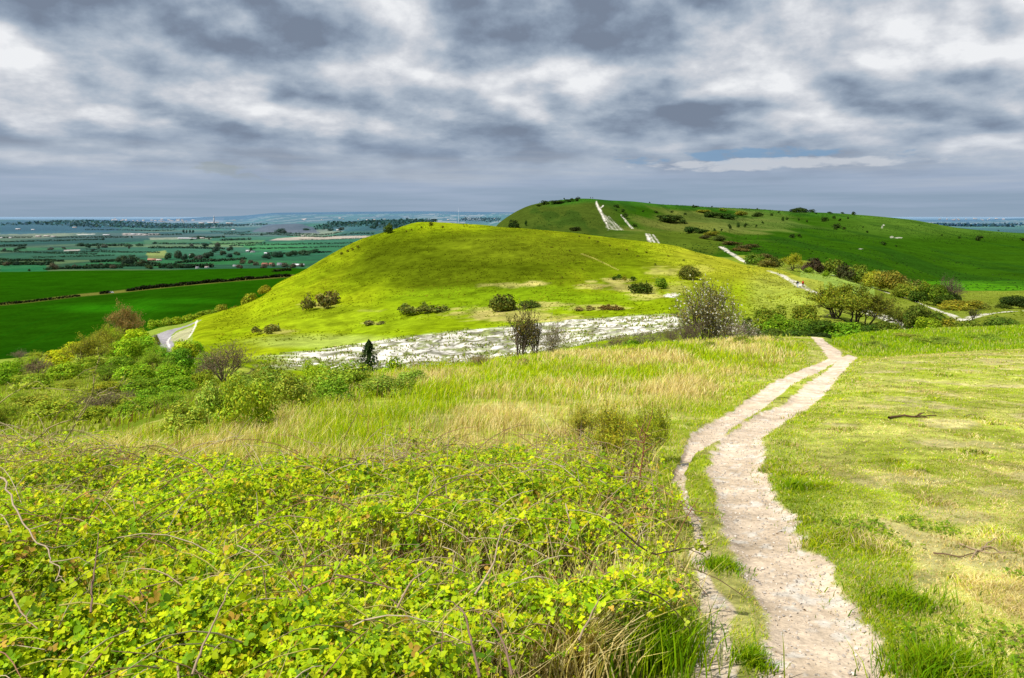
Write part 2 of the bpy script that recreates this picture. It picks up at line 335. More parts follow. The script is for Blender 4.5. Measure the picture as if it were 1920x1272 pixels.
sc.view_settings.view_transform = 'Standard'; sc.view_settings.look = 'None'; sc.view_settings.exposure = 0; sc.view_settings.gamma = 1
sc.cycles.max_bounces = 5; sc.cycles.diffuse_bounces = 3; sc.cycles.glossy_bounces = 2; sc.cycles.transmission_bounces = 3; sc.cycles.transparent_max_bounces = 6
sc.cycles.use_adaptive_sampling = True; sc.cycles.adaptive_threshold = .015

def build_sky():
    w = bpy.data.worlds.new('World'); sc.world = w; w.use_nodes = True; nt = w.node_tree; nt.nodes.clear(); L = nt.links.new
    sky = N(nt, 'ShaderNodeTexSky', sky_type='NISHITA', sun_disc=False, sun_elevation=math.radians(SUN_EL), sun_rotation=math.radians(SUN_AZ), altitude=200, air_density=1.3, dust_density=1.0, ozone_density=3.0)
    bg1 = N(nt, 'ShaderNodeBackground', inp={'Strength': .07}); L(sky.outputs[0], bg1.inputs[0])
    d = N(nt, 'ShaderNodeTexCoord').outputs['Generated']
    sp = N(nt, 'ShaderNodeSeparateXYZ'); L(d, sp.inputs[0]); z = math_(nt, 'MAXIMUM', sp.outputs[2], 0.0)
    az = math_(nt, 'ARCTAN2', sp.outputs[0], sp.outputs[1])
    def co(du, dv):
        u = math_(nt, 'MULTIPLY', az, 2.1); v = math_(nt, 'MULTIPLY', math_(nt, 'LOGARITHM', math_(nt, 'ADD', z, .075), math.e), 1.02)
        c = N(nt, 'ShaderNodeCombineXYZ'); L(math_(nt, 'ADD', u, du + 3.1), c.inputs[0]); L(math_(nt, 'ADD', v, dv), c.inputs[1]); c.inputs[2].default_value = 4.7; return c.outputs[0]
    def dens(vec):
        wn = N(nt, 'ShaderNodeTexNoise', noise_dimensions='2D', inp={'Scale': 2.2, 'Detail': 3, 'Roughness': .6}); L(vec, wn.inputs['Vector'])
        w1 = N(nt, 'ShaderNodeVectorMath', operation='SUBTRACT'); L(wn.outputs['Color'], w1.inputs[0]); w1.inputs[1].default_value = (.5, .5, .5)
        w2 = N(nt, 'ShaderNodeVectorMath', operation='SCALE'); L(w1.outputs[0], w2.inputs[0]); w2.inputs['Scale'].default_value = .36
        w3 = N(nt, 'ShaderNodeVectorMath', operation='ADD'); L(vec, w3.inputs[0]); L(w2.outputs[0], w3.inputs[1])
        def puff(sc_):
            vo = N(nt, 'ShaderNodeTexVoronoi', feature='SMOOTH_F1', voronoi_dimensions='2D', inp={'Scale': sc_, 'Smoothness': .30}); L(w3.outputs[0], vo.inputs['Vector']); return math_(nt, 'SUBTRACT', 1.0, vo.outputs['Distance'])
        big = noise(nt, vec, .8, 2, .5, 0, '2D'); mid = noise(nt, vec, 2.2, 6, .60, 0, '2D')
        s = math_(nt, 'ADD', math_(nt, 'MULTIPLY', big, .55), math_(nt, 'MULTIPLY', mid, .45))
        return math_(nt, 'ADD', s, math_(nt, 'ADD', math_(nt, 'MULTIPLY', puff(1.7), .42), math_(nt, 'MULTIPLY', puff(4.5), .20)))   # mean about .75
    a = dens(co(0, 0)); b = dens(co(.05, .085)); wide = noise(nt, co(5.3, 2.2), 1.1, 2, .5, 0, '2D')
    fine = noise(nt, co(0, 0), 6, 6, .66, 0, '2D')
    sh = math_(nt, 'SUBTRACT', a, b)
    lum = math_(nt, 'MULTIPLY_ADD', sh, 3.2, .495)
    lum = math_(nt, 'ADD', lum, math_(nt, 'MULTIPLY_ADD', wide, .5, -.25)); lum = math_(nt, 'ADD', lum, math_(nt, 'MULTIPLY_ADD', fine, .40, -.20))
    a2 = dens(co(7.3, 3.9)); cr = math_(nt, 'MULTIPLY', ramp(nt, a2, [(.74, 0), (.84, 1)]), ramp(nt, math_(nt, 'SUBTRACT', a2, dens(co(7.34, 3.98))), [(.0, .0), (.10, 1.0)])); lum = math_(nt, 'ADD', lum, math_(nt, 'MULTIPLY', cr, .15))
    lum = math_(nt, 'ADD', lum, math_(nt, 'MULTIPLY_ADD', a, -.6, .47))
    e = ramp(nt, z, [(.045, .28), (.09, .48), (.135, .60), (.18, .53), (.30, .42)]); lum = math_(nt, 'ADD', lum, math_(nt, 'MULTIPLY_ADD', e, 1.0, -.5))
    cloud = ramp(nt, lum, [(-.0, (.19, .235, .315)), (.1, (.215, .27, .36)), (.25, (.275, .342, .44)), (.5, (.42, .487, .575)), (.72, (.60, .63, .685)), (1.06, (.86, .875, .90))])
    lowf = ramp(nt, math_(nt, 'ADD', z, math_(nt, 'MULTIPLY_ADD', fine, .03, -.015)), [(.0, 1.0), (.04, .96), (.07, .45), (.11, 0.0)])
    cv = N(nt, 'ShaderNodeCombineXYZ'); L(math_(nt, 'MULTIPLY', az, 2.6), cv.inputs[0]); L(math_(nt, 'MULTIPLY', z, 55), cv.inputs[1])
    st = noise(nt, cv.outputs[0], 1.0, 4, .6, 0, '2D')
    hz = ramp(nt, math_(nt, 'ADD', math_(nt, 'MULTIPLY', z, 3.2), math_(nt, 'MULTIPLY_ADD', st, .30, .10)), [(.12, (.34, .42, .53)), (.28, (.27, .36, .47)), (.38, (.35, .43, .56)), (.46, (.44, .50, .59)), (.55, (.28, .36, .49))])
    cloud = mixc(nt, lowf, cloud, hz)
    gx = math_(nt, 'MULTIPLY', math_(nt, 'SUBTRACT', az, .30), 7.5); gy = math_(nt, 'MULTIPLY', math_(nt, 'SUBTRACT', z, .0700), 110)
    gd = math_(nt, 'ADD', math_(nt, 'ADD', math_(nt, 'MULTIPLY', gx, gx), math_(nt, 'MULTIPLY', gy, gy)), math_(nt, 'MULTIPLY_ADD', noise(nt, co(1.1, .4), 9, 4, .6, 0, '2D'), 5.0, -2.5))
    cloud = mixc(nt, ramp(nt, gd, [(.1, .8), (1.3, 0)]), cloud, (.20, .345, .53))
    gy2 = math_(nt, 'MULTIPLY', math_(nt, 'SUBTRACT', z, .0615), 130); gx2 = math_(nt, 'MULTIPLY', math_(nt, 'SUBTRACT', az, .33), 5.5)
    gd2 = math_(nt, 'ADD', math_(nt, 'ADD', math_(nt, 'MULTIPLY', gx2, gx2), math_(nt, 'MULTIPLY', gy2, gy2)), math_(nt, 'MULTIPLY_ADD', noise(nt, co(4.1, 1.4), 8, 4, .6, 0, '2D'), 4.0, -2.0))
    cloud = mixc(nt, ramp(nt, gd2, [(.3, .75), (.95, 0)]), cloud, (.60, .63, .68))
    bg2 = N(nt, 'ShaderNodeBackground', inp={'Strength': 1.0}); L(cloud, bg2.inputs[0])
    gap = ramp(nt, a, [(.56, 0.2), (.62, 1.0)]); gap = math_(nt, 'MAXIMUM', gap, lowf)
    mx = N(nt, 'ShaderNodeMixShader'); L(gap, mx.inputs[0]); L(bg1.outputs[0], mx.inputs[1]); L(bg2.outputs[0], mx.inputs[2])
    L(mx.outputs[0], N(nt, 'ShaderNodeOutputWorld').inputs[0])
build_sky()
# ------------------------------------------------------------------ terrain mesh
tc = np.concatenate([np.linspace(-1.05, -.70, 30)[:-1], np.concatenate([np.linspace(-.70, .05, 481)[:-1], np.linspace(.05, .70, 800)]), np.linspace(.70, 1.05, 30)[1:]])
rows = [1.0]
while rows[-1] < 1700: rows.append(rows[-1] * (1.006 if rows[-1] < 60 else (1.0022 if 108 < rows[-1] < 140 else 1.0075)))
last = rows[-1]; py0 = HY + 110 * F / last
pys = np.arange(py0 - .35, HY + 2.4, -.35); rows = np.array(rows + list(110 * F / (pys - HY)))
Tg, Yg = np.meshgrid(tc, rows, indexing='ij'); X = Tg * Yg; Z = H(X, Yg)
PX = CX + F * Tg; PY = HY - F * Z / Yg
nT, nY = X.shape

def inpoly(px, py, poly):
    poly = np.asarray(poly, float); ins = np.zeros(np.shape(px), bool)
    for (x0, y0), (x1, y1) in zip(poly, np.roll(poly, -1, 0)):
        if y0 == y1: continue
        c = ((y0 > py) != (y1 > py)) & (px < (x1 - x0) * (py - y0) / (y1 - y0) + x0); ins ^= c
    return ins
def ell(cx, cy, rx, ry): return np.hypot((PX - cx) / rx, (PY - cy) / ry)

crestY = np.interp(PX, [-700,0,150,240,300,385,450,520,600,700,790,900,1000,1100,1260,1400,1545,1575,1620,1700,1800,1920,2700], [10,10,10.5,11,12,14,16,18,20,22.5,25,27.5,30,32,35,37,38.5,46,48,50,52,54,62])
silY = np.interp(PX, [345,385,450,520,600,700,790,900,1180,1260,1340,1400,1450,1500], [240,225,235,280,300,310,335,345,340,325,290,250,235,200])
Z_NEAR = Yg < crestY * 1.15 + 2
Z_VALLEY = ~Z_NEAR & (Yg < 105)
Z_HILL = (PX > 362) & (PX < 1545) & (Yg >= 105) & (Yg < silY * 1.12)
Z_FIELD = (PX < 930) & (Yg >= silY * 1.12) & (Yg < 1140) & (Yg > 215) & ~Z_HILL
Z_VALE = (Yg >= 1140)
Z_RIDGE = ~(Z_NEAR | Z_VALLEY | Z_HILL | Z_FIELD | Z_VALE) & (Yg > 330) & (PX > 860)
Z_SCRUB = ~(Z_NEAR | Z_VALLEY | Z_HILL | Z_FIELD | Z_VALE | Z_RIDGE)

C = np.zeros((nT, nY, 3)); C[:] = (.12, .19, .02)
def put(mask, col, f=1.0):
    global C
    w = (mask.astype(float) if mask.dtype == bool else mask) * f
    col = np.asarray(col, float)
    C = C * (1 - w[..., None]) + col * w[..., None]
n_a = fbm(X * .9, Yg * .9, 101, 4); n_b = fbm(X * .18, Yg * .18, 103, 4); n_c = fbm(X * .03, Yg * .03, 105, 4); n_s = fbm(X * .05, Yg * .012, 107, 4)
def lawn_bare(x, y):
    px = CX + F * x / np.maximum(y, .5); py = HY - F * gplane(x, y) / np.maximum(y, .5); b = .9 * sstep(.62, .72, fbm(x * 1.1 + 3, y * 1.1, 255, 4)); n = (fbm(x * 2.2, y * 2.2, 257, 4) - .5) * 2.6
    for (cx, cy, rx, ry) in [(1820, 1055, 110, 26), (1720, 1085, 60, 22), (1880, 1130, 80, 40), (1760, 965, 120, 16), (1640, 1060, 40, 14), (1700, 900, 90, 10), (1860, 930, 90, 14)]:
        b = np.maximum(b, .85 * sstep(1.2, .3, np.hypot((px - cx) / rx, (py - cy) / ry) + n))
    return b
# near: lawn and meadow
put(Z_NEAR, (.30, .36, .035)); put(Z_NEAR * sstep(.42, .62, n_a * .6 + n_b * .4), (.50, .46, .16), .75)
_tr = TRACKS['right_rut']; _o = np.argsort(_tr[:, 1]); right_d = X - np.interp(Yg, _tr[_o, 1], _tr[_o, 0]) - np.interp(Yg, _tr[_o, 1], _tr[_o, 2]); right = sstep(-.2, .5, right_d + np.interp(Yg, _tr[_o, 1], _tr[_o, 2]))
lawn = Z_NEAR * right * (Yg < 37)
put(lawn * sstep(.35, .65, n_a * .5 + n_b * .5), (.40, .42, .085), .8)
put(lawn * lawn_bare(X, Yg), (.52, .44, .22), .7)
bank = Z_NEAR & (PX > 1545) & (Yg > 36)
put(bank, (.17, .27, .02)); put(bank * sstep(.5, .65, n_a), (.30, .36, .06), .7)
mot = fbm(X * 6, Yg * 6, 401, 4); mo2 = fbm(X * 1.8, Yg * 1.8, 403, 4); C *= np.where((Z_NEAR & (Yg < 40))[..., None], np.clip(.22 + 1.05 * mot + .55 * mo2, .42, 1.45)[..., None], 1)
# valley and left scrub slope
put(Z_VALLEY, (.15, .22, .015)); put(Z_VALLEY * sstep(.4, .6, n_b), (.34, .38, .05), .8)
put(Z_SCRUB, (.16, .24, .02)); put(Z_SCRUB * sstep(.45, .6, n_b), (.22, .26, .05), .7)
put(Z_SCRUB & (PX < 400), (.24, .32, .04), .7)
# domed hill
hillc = np.zeros_like(C); hillc[:] = (.225, .315, .005)
hillc = lerp(hillc, (.30, .34, .008), sstep(.42, .66, n_s) * .55)
hillc = lerp(hillc, (.17, .21, .006), sstep(.60, .36, n_c) * .35)
cloud_dk = sstep(1.25, .25, ell(890, 484, 360, 84) + (n_s - .5) * .9) * sstep(420, 440, PY)
hillc = lerp(hillc, (.075, .105, .003), cloud_dk * .95)  # soft cloud shade over the hill, painted into the grass colour
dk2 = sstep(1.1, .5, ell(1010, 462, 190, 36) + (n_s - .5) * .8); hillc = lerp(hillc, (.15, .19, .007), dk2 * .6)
gb = sstep(1.1, .5, ell(960, 562, 260, 26) + (n_c - .5) * 1.2); hillc = lerp(hillc, (.19, .31, .006), gb * .65)
gb = sstep(1.1, .4, ell(650, 600, 200, 36) + (n_c - .5)); hillc = lerp(hillc, (.21, .30, .008), gb * .6)
pl = sstep(1.1, .4, ell(610, 640, 190, 16) + (n_c - .5)); hillc = lerp(hillc, (.33, .40, .08), pl * .7)
yl = sstep(430, 475, PY) * sstep(560, 500, PY) * sstep(1180, 1330, PX); hillc = lerp(hillc, (.40, .38, .03), yl * .6)
yl = sstep(1380, 1430, PX) * sstep(500, 530, PY); hillc = lerp(hillc, (.36, .38, .08), yl * .5)
for (cx, cy, rx, ry, s) in [(1000,532,30,6,1),(960,535,60,5,.7),(1110,537,32,5,.9),(1110,528,14,3,.9),(1185,540,52,10,1),(1160,527,34,6,1),(1210,555,36,9,.9),(1240,510,32,10,.7),(1270,540,30,10,.6),(960,592,120,12,1),(1015,573,52,7,1),(905,585,40,10,.8),(1120,577,64,6,1),(800,580,60,4,.9),(596,573,40,5,.8),(520,622,44,5,.8),(700,607,26,3,.7),(690,583,22,3,.4),(1000,600,120,8,.5),(1310,505,40,8,.4)]:
    hillc = lerp(hillc, (.48, .41, .13), .7 * s * sstep(1.15, .5, ell(cx, cy, rx, ry) + (fbm(X * .35, Yg * .35, 131, 4) - .5) * 1.5))
trk = fbm(X * .07, Z * 1.9, 133, 4); fin = fbm(X * .5, Yg * .28, 135, 4); hillc = hillc * np.clip(.62 + .42 * trk + .62 * (fin - .5) + .19, .5, 1.35)[..., None]; tuftc = sstep(.62, .72, fbm(X * .22, Yg * .15, 137, 4)); hillc = lerp(hillc, hillc * .62, tuftc * .7)
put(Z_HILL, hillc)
put(Z_HILL * sstep(1.2, .7, tdist('hill_track', X, Yg)), (.48, .42, .10), .7)
# ridge
rc = np.zeros_like(C); rc[:] = (.028, .085, .003)
lf = sstep(1200, 1120, PX) ; rc = lerp(rc, (.055, .085, .010), lf)
rc = lerp(rc, (.035, .12, .010), sstep(12, 2, PY - np.interp(PX, [930,1000,1100,1260,1400,1500,1620,1700,1800,1920], [415,384,372,384,391,397,404,411,428,437])) * sstep(1000, 1060, PX))
yb = sstep(1.1, .3, ell(1290, 425, 150, 34) + (n_c - .5) * 1.6); rc = lerp(rc, (.16, .17, .035), yb * .75)
yb = sstep(1.1, .3, ell(1420, 415, 120, 22) + (n_c - .5) * 1.6); rc = lerp(rc, (.14, .19, .04), yb * .5)
kn = sstep(1.1, .8, ell(1250, 462, 110, 30)); rc = lerp(rc, (.075, .115, .010), kn)
rr = sstep(1500, 1700, PX) * sstep(455, 425, PY); rc = lerp(rc, (.085, .16, .018), rr * .8)  # sunlit tone of the right hand slopes, painted into the green
br = sstep(1600, 1660, PX) * sstep(.45, .9, sstep(522, 532, PY) * (sstep(565, 548, PY) + .3 * n_s)); rc = lerp(rc, (.075, .23, .006), br * .9)
st = (np.sin(PY * 1.3 + n_c * 5) > .75) * sstep(1600, 1680, PX) * sstep(520, 528, PY); rc = lerp(rc, (.03, .13, .008), st * .7)
rc = lerp(rc, (.012, .05, .006), sstep(.55, .7, n_s) * .45)
put(Z_RIDGE, rc)
sc_r = (PX > 1380) & ~Z_HILL & (Yg > 105) & (Yg < 345)
put(sc_r, (.17, .23, .02)); put(sc_r * sstep(.4, .62, n_b), (.30, .33, .05), .7)
put((sc_r & (PX > 1500) & (PX < 1640) & (PY > 505) & (PY < 560)), (.28, .40, .07), .8)
put(sc_r & (PX > 1640), (.15, .19, .02), .6)
# crop fields; the cloud shade over them is put into the dark colour
fc = np.zeros_like(C); fc[:] = (.013, .064, .001)
fc = lerp(fc, (.016, .085, .001), sstep(560, 520, PY) * .45 + .2 * (n_s - .5))
fc = lerp(fc, (.022, .14, .002), sstep(1.2, .1, ell(210, 578, 150, 11)) * .9 + sstep(1.2, .3, ell(330, 565, 130, 7)) * .5)
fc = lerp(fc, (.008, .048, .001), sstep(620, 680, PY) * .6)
tl = (np.abs(np.mod(X * .5 + Yg * .16, 12) - 6) < .22) * sstep(900, 300, Yg); fc = lerp(fc, (.004, .07, .002), tl * .5)
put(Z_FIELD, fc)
HEDGE_LINE = np.array([(-60,577),(0,571),(60,565),(150,554),(200,549.5),(240,545.5),(330,535.5),(430,526.5),(545,517.5)], float)
hd = np.abs(PY - np.interp(PX, HEDGE_LINE[:, 0], HEDGE_LINE[:, 1])); put(Z_FIELD * sstep(3.6, 1.2, hd), (.16, .15, .03), .85)
# vale: patchwork of fields, towns, woods, haze painted into the colour, bluer with distance
uu = X / 420 + .35 * np.sin(Yg / 900); vv = np.log(np.maximum(Yg, 1) / 1000) * 9.0 + .25 * np.sin(X / 700)
row_ = np.floor(vv); uu = uu / (1 + .18 * row_) * 1.4 + _hash(row_, row_ * 0, 5) * 7; ci = np.floor(uu)
hh = _hash(ci, row_, 77); h2 = _hash(ci, row_, 78)
pal = np.array([(.020,.11,.045),(.03,.14,.05),(.018,.085,.045),(.05,.17,.06),(.03,.10,.055),(.11,.17,.08),(.022,.12,.04),(.025,.09,.05)])
vc = pal[(hh * 7.99).astype(int)]
edge = np.minimum(np.minimum(uu - ci, 1 - (uu - ci)) * 420, np.minimum(vv - row_, 1 - (vv - row_)) * Yg / 9)
vc = lerp(vc, (.022, .06, .035), sstep(26, 8, edge) * .7)
vc = lerp(vc, (.20, .20, .14), ((hh > .955) * .8))
wd = sstep(.56, .66, fbm(X / 900, Yg / 1500, 151, 4)); vc = lerp(vc, (.015, .05, .035), wd * .75)
vc = vc * np.array([1.1, 1.15, .85]); tan_ = inpoly(PX, PY, [(505,451),(520,447),(560,444.5),(640,443),(700,442),(760,440),(760,444),(700,447),(620,449),(560,451)]); vc = lerp(vc, (.62, .50, .36), tan_ * .95)
for poly, col in [([(440,459),(520,452),(720,446),(720,462),(600,470),(480,470)], (.03,.16,.03)), ([(395,452),(500,450),(480,458),(400,460)], (.12,.26,.05)), ([(280,446),(400,445),(395,449),(280,451)], (.36,.38,.22)), ([(270,450),(392,448),(400,453),(270,458)], (.08,.20,.05)),
                  ([(0,498),(85,495),(90,512),(0,516)], (.02,.17,.05)), ([(285,500),(460,486),(470,492),(300,502)], (.03,.17,.03)), ([(275,474),(310,470),(312,484),(278,486)], (.20,.24,.05)), ([(120,469),(150,468),(150,471),(120,471)], (.55,.5,.42)), ([(345,425),(420,422),(400,427),(345,428)], (.42,.38,.32)),
                  ([(470,435),(500,421),(560,419),(590,428),(600,438)], (.085,.075,.085)), ([(230,437),(300,438),(300,442),(230,442)], (.40,.33,.25)), ([(0,416),(60,411),(170,417),(230,430),(200,436),(0,440)], (.012,.06,.075)), ([(610,424),(660,414),(760,414),(800,432),(620,434)], (.015,.075,.065)),
                  ([(165,413),(420,408),(420,417),(250,419),(170,418)], (.26,.26,.27)), ([(145,439),(178,438.6),(178,440.4),(145,441)], (.5,.48,.4))]:
    pj = PX + (n_c - .5) * 10; yj = PY + (n_s - .5) * 1.6
    vc = lerp(vc, col, inpoly(pj, yj, poly) * .88)
lite = sstep(.5, .75, fbm(X / 500, Yg / 900, 161, 3)); 
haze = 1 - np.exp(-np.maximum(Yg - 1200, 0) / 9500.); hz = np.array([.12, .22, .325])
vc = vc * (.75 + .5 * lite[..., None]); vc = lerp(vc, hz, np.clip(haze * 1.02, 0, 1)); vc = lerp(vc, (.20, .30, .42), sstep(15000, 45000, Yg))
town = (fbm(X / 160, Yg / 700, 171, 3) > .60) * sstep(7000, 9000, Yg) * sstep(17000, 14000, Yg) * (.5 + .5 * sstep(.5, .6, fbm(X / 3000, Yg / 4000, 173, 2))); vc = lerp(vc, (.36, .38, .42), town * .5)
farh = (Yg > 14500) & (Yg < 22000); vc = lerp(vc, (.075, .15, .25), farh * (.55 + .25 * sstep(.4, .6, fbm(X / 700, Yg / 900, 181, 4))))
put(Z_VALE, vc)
# chalk
ck = chalk(X, Yg); rip = fbm(X * .22 + Z * .9, Yg * 1.25 + Z * 2.4, 191, 4); rip2 = fbm(X * .5, Yg * .9 + Z, 193, 3)
w_ = fbm(X * .09, Yg * .2, 195, 3) * 1.6; l1 = np.abs(fbm(X * .20 + w_, Yg * .42 + w_, 191, 4) - .5); l2 = np.abs(fbm(X * .42 + 7, Yg * .8 + w_, 197, 3) - .5)
ckc = lerp((.72, .68, .60), (.15, .15, .08), np.maximum(sstep(.085, .035, l1), .8 * sstep(.05, .015, l2)) * (.75 + .25 * sstep(.3, .6, rip2))); ckc = lerp(ckc, (.24, .28, .08), sstep(.55, .67, rip2) * .8); ckc = lerp(ckc, (.30, .33, .10), sstep(600, 490, PX) * .4)
C = lerp(C, ckc, 0) if False else C * (1 - ck[..., None]) + ckc * ck[..., None]
white = np.zeros_like(X)
for nm in ('walkers_path','saddle_path','knoll_path','knoll_path_b','knoll_path_c','summit_path','summit_path_b','summit_path_c','summit_path_d','summit_path_e','summit_path_f','side_path'):
    d = tdist(nm, X, Yg); f = .9 if nm[:6] in ('summit', 'knoll_') else .6
    m = sstep(1.25, .5, d * 1.2 + (fbm(X * .5, Yg * .25, 201, 3) - .5) * f)
    m = m * (.55 if nm[-2:] in ('_d', '_e', '_f') else (.75 if nm.startswith('knoll_path_') else 1)) * np.clip(.45 + .9 * sstep(.35, .6, fbm(X * .7, Yg * .12, 205, 3)), 0, 1)
    white = np.maximum(white, m)
for (cx, cy, rx, ry) in [(1258,554,14,4.2),(1692,616,19,5),(1654,426,1.6,2.2),(1657,422.5,2.0,1.4),(1672,445,3.5,2.0),(1684,446,8,1.1),(1614,467,5,.9),(1660,618,10,2)]:
    white = np.maximum(white, (1 if cy > 540 else .55) * sstep(1.15, .7, ell(cx, cy, rx, ry) + (n_a - .5) * .7) * (Yg > 80) * (Yg < 900))
wash = .38 * inpoly(PX, PY, [(1117,377),(1124,388),(1132,402),(1150,415),(1170,432),(1138,432),(1130,412),(1122,395)]) * sstep(.3, .6, fbm(X * .4, Yg * .1, 209, 3)); C = C * (1 - wash[..., None]) + np.array((.45, .43, .33)) * wash[..., None]
pc = lerp((.76, .71, .62), (.50, .44, .35), sstep(.45, .7, n_a)); C = C * (1 - white[..., None]) + pc * white[..., None]
# lane
ln = sstep(1.06, .96, tdist('lane', X, Yg)); C = C * (1 - ln[..., None]) + np.array((.33, .31, .32)) * ln[..., None]
for nm, c_ in (('lane_kerb', (.75, .70, .64)), ('verge_path', (.72, .66, .56))):
    m = sstep(1.3, .7, tdist(nm, X, Yg)); C = C * (1 - m[..., None]) + np.array(c_) * m[..., None]
tri = inpoly(PX, PY, [(318,640),(330,624),(364,612),(358,622),(350,640)]) & (Yg > 120) & (Yg < 260); C = C * (1 - .8 * tri[..., None]) + np.array((.45, .42, .26)) * .8 * tri[..., None]
# darker fresh turf along the right edge of the path (verge_near)
ro_ = sstep(.75, .2, np.abs(right_d) ) * Z_NEAR * (right_d > 0) * sstep(13, 7, Yg); C = C * (1 - .6 * ro_[..., None]) + np.array((.16, .26, .02)) * .6 * ro_[..., None]
# footpath
nr = Yg < 45; rt = np.zeros_like(X); rt[nr] = ruts(X[nr], Yg[nr])
cf = lerp((.76, .61, .45), (.64, .505, .36), sstep(.40, .66, fbm(X * 4, Yg * 4, 211, 4))); cf = lerp(cf, (.76, .68, .57), sstep(.62, .74, fbm(X * 9, Yg * 9, 213, 3)))
C = C * (1 - rt[..., None]) + cf * rt[..., None]
# litter under the brambles
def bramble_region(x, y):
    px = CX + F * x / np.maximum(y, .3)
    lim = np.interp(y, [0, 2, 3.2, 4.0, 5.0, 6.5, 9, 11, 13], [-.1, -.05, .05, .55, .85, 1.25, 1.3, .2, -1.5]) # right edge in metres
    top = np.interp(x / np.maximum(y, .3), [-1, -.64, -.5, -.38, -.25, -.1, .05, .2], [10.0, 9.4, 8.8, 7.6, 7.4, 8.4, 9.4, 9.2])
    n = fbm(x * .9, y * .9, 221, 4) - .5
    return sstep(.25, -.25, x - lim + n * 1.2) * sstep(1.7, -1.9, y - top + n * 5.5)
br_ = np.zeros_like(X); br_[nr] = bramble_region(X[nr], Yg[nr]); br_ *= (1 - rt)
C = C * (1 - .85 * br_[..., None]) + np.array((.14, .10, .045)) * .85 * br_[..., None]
C = np.clip(C, 0, .9)
# normals over the whole sheet
dX = np.stack([np.gradient(a, axis=0) for a in (X, Yg, Z)], -1); dY = np.stack([np.gradient(a, axis=1) for a in (X, Yg, Z)], -1)
NN = np.cross(dX, dY); NN /= np.linalg.norm(NN, axis=-1)[..., None] + 1e-12; NN[NN[..., 2] < 0] *= -1
cls = np.zeros((nT, nY), int)          # 0 ground
cls[Z_HILL] = 1; cls[Z_RIDGE] = 2; cls[Z_FIELD] = 3; cls[Z_VALE] = 4; cls[Z_VALE & (Yg > 14500)] = 5
cls[rt > .5] = 6; cls[ck > .5] = 7; cls[white > .5] = 8; cls[ln > .5] = 9
cf_ = cls[:-1, :-1]; vid = np.arange(nT * nY).reshape(nT, nY)
Qall = np.stack([vid[:-1, :-1], vid[1:, :-1], vid[1:, 1:], vid[:-1, 1:]], -1)
Vall = np.stack([X, Yg, Z], -1).reshape(-1, 3); Call = C.reshape(-1, 3); Nall = NN.reshape(-1, 3)
for k, nm, lab in [(0, 'ground', 'grassy ground of the near hillside and the scrub slope below it'), (1, 'hill', 'rounded yellow green grass hill in the middle of the view'), (2, 'ridge_hill', 'long dark green down with scrub rising behind the domed hill'), (3, 'field', 'smooth green crop fields, cloud shade in their dark colour, at the foot of the hill'), (4, 'plain', 'wide vale of hedged fields reaching to the horizon'), (5, 'far_hills', 'hazy blue hills on the horizon'), (6, 'footpath', 'pale chalky footpath with two worn ruts running over the near hillside'), (7, 'chalk_slope', 'bare white chalk slope at the foot of the domed hill'), (8, 'chalk_path', 'white chalk paths climbing the far ridge'), (9, 'road', 'grey lane bending round the left foot of the domed hill')]:
    q = Qall[cf_ == k].reshape(-1, 4)
    if not len(q): continue
    u, inv = np.unique(q, return_inverse=True)
    me = mesh_np(nm, Vall[u], inv.reshape(-1, 4), None, Call[u], (M_GROUND,), True, Nall[u])
    tag(link(nm, me), lab, None, None, 'structure')
xs = np.linspace(-26, 26, 40); ys = np.linspace(-20, 3.0, 30); gx, gy = np.meshgrid(xs, ys, indexing='ij'); gz = gplane(gx, gy) - .06
i = np.arange(39 * 29); a = (i // 29) * 30 + i % 29
tag(link('ground', mesh_np('ground', np.stack([gx, gy, gz], -1).reshape(-1, 3), np.stack([a, a + 30, a + 31, a + 1], -1), None, np.tile((.2, .25, .05), (1200, 1)), (M_GROUND,), True)), 'grassy ground around the viewpoint', None, None, 'structure')
# ------------------------------------------------------------------ vegetation prototypes (unit size: 1 wide, 1 high)
def unit(v): return v / (np.linalg.norm(v, axis=-1, keepdims=True) + 1e-9)
def quads_at(pos, nrm, size, r, aspect=.62):
    """bent leaf-like rhombus at every point"""
    n = len(pos); a = unit(r.normal(size=(n, 3))); u = unit(np.cross(nrm, a)); v = np.cross(nrm, u); s = np.broadcast_to(size, (n,))[:, None]
    V = np.stack([pos - u * s, pos + v * s * aspect + nrm * s * .15, pos + u * s, pos - v * s * aspect + nrm * s * .15], 1).reshape(-1, 3)
    return V, np.arange(n * 4).reshape(n, 4)
def tints(n, r, lo=.55, hi=1.45, hue=.15):
    t = r.uniform(lo, hi, n); c = np.stack([t * (1 + r.normal(0, hue, n)), t, t * (1 + r.normal(0, hue, n))], 1)
    return np.clip(np.repeat(c, 4, 0), .1, 2.2)
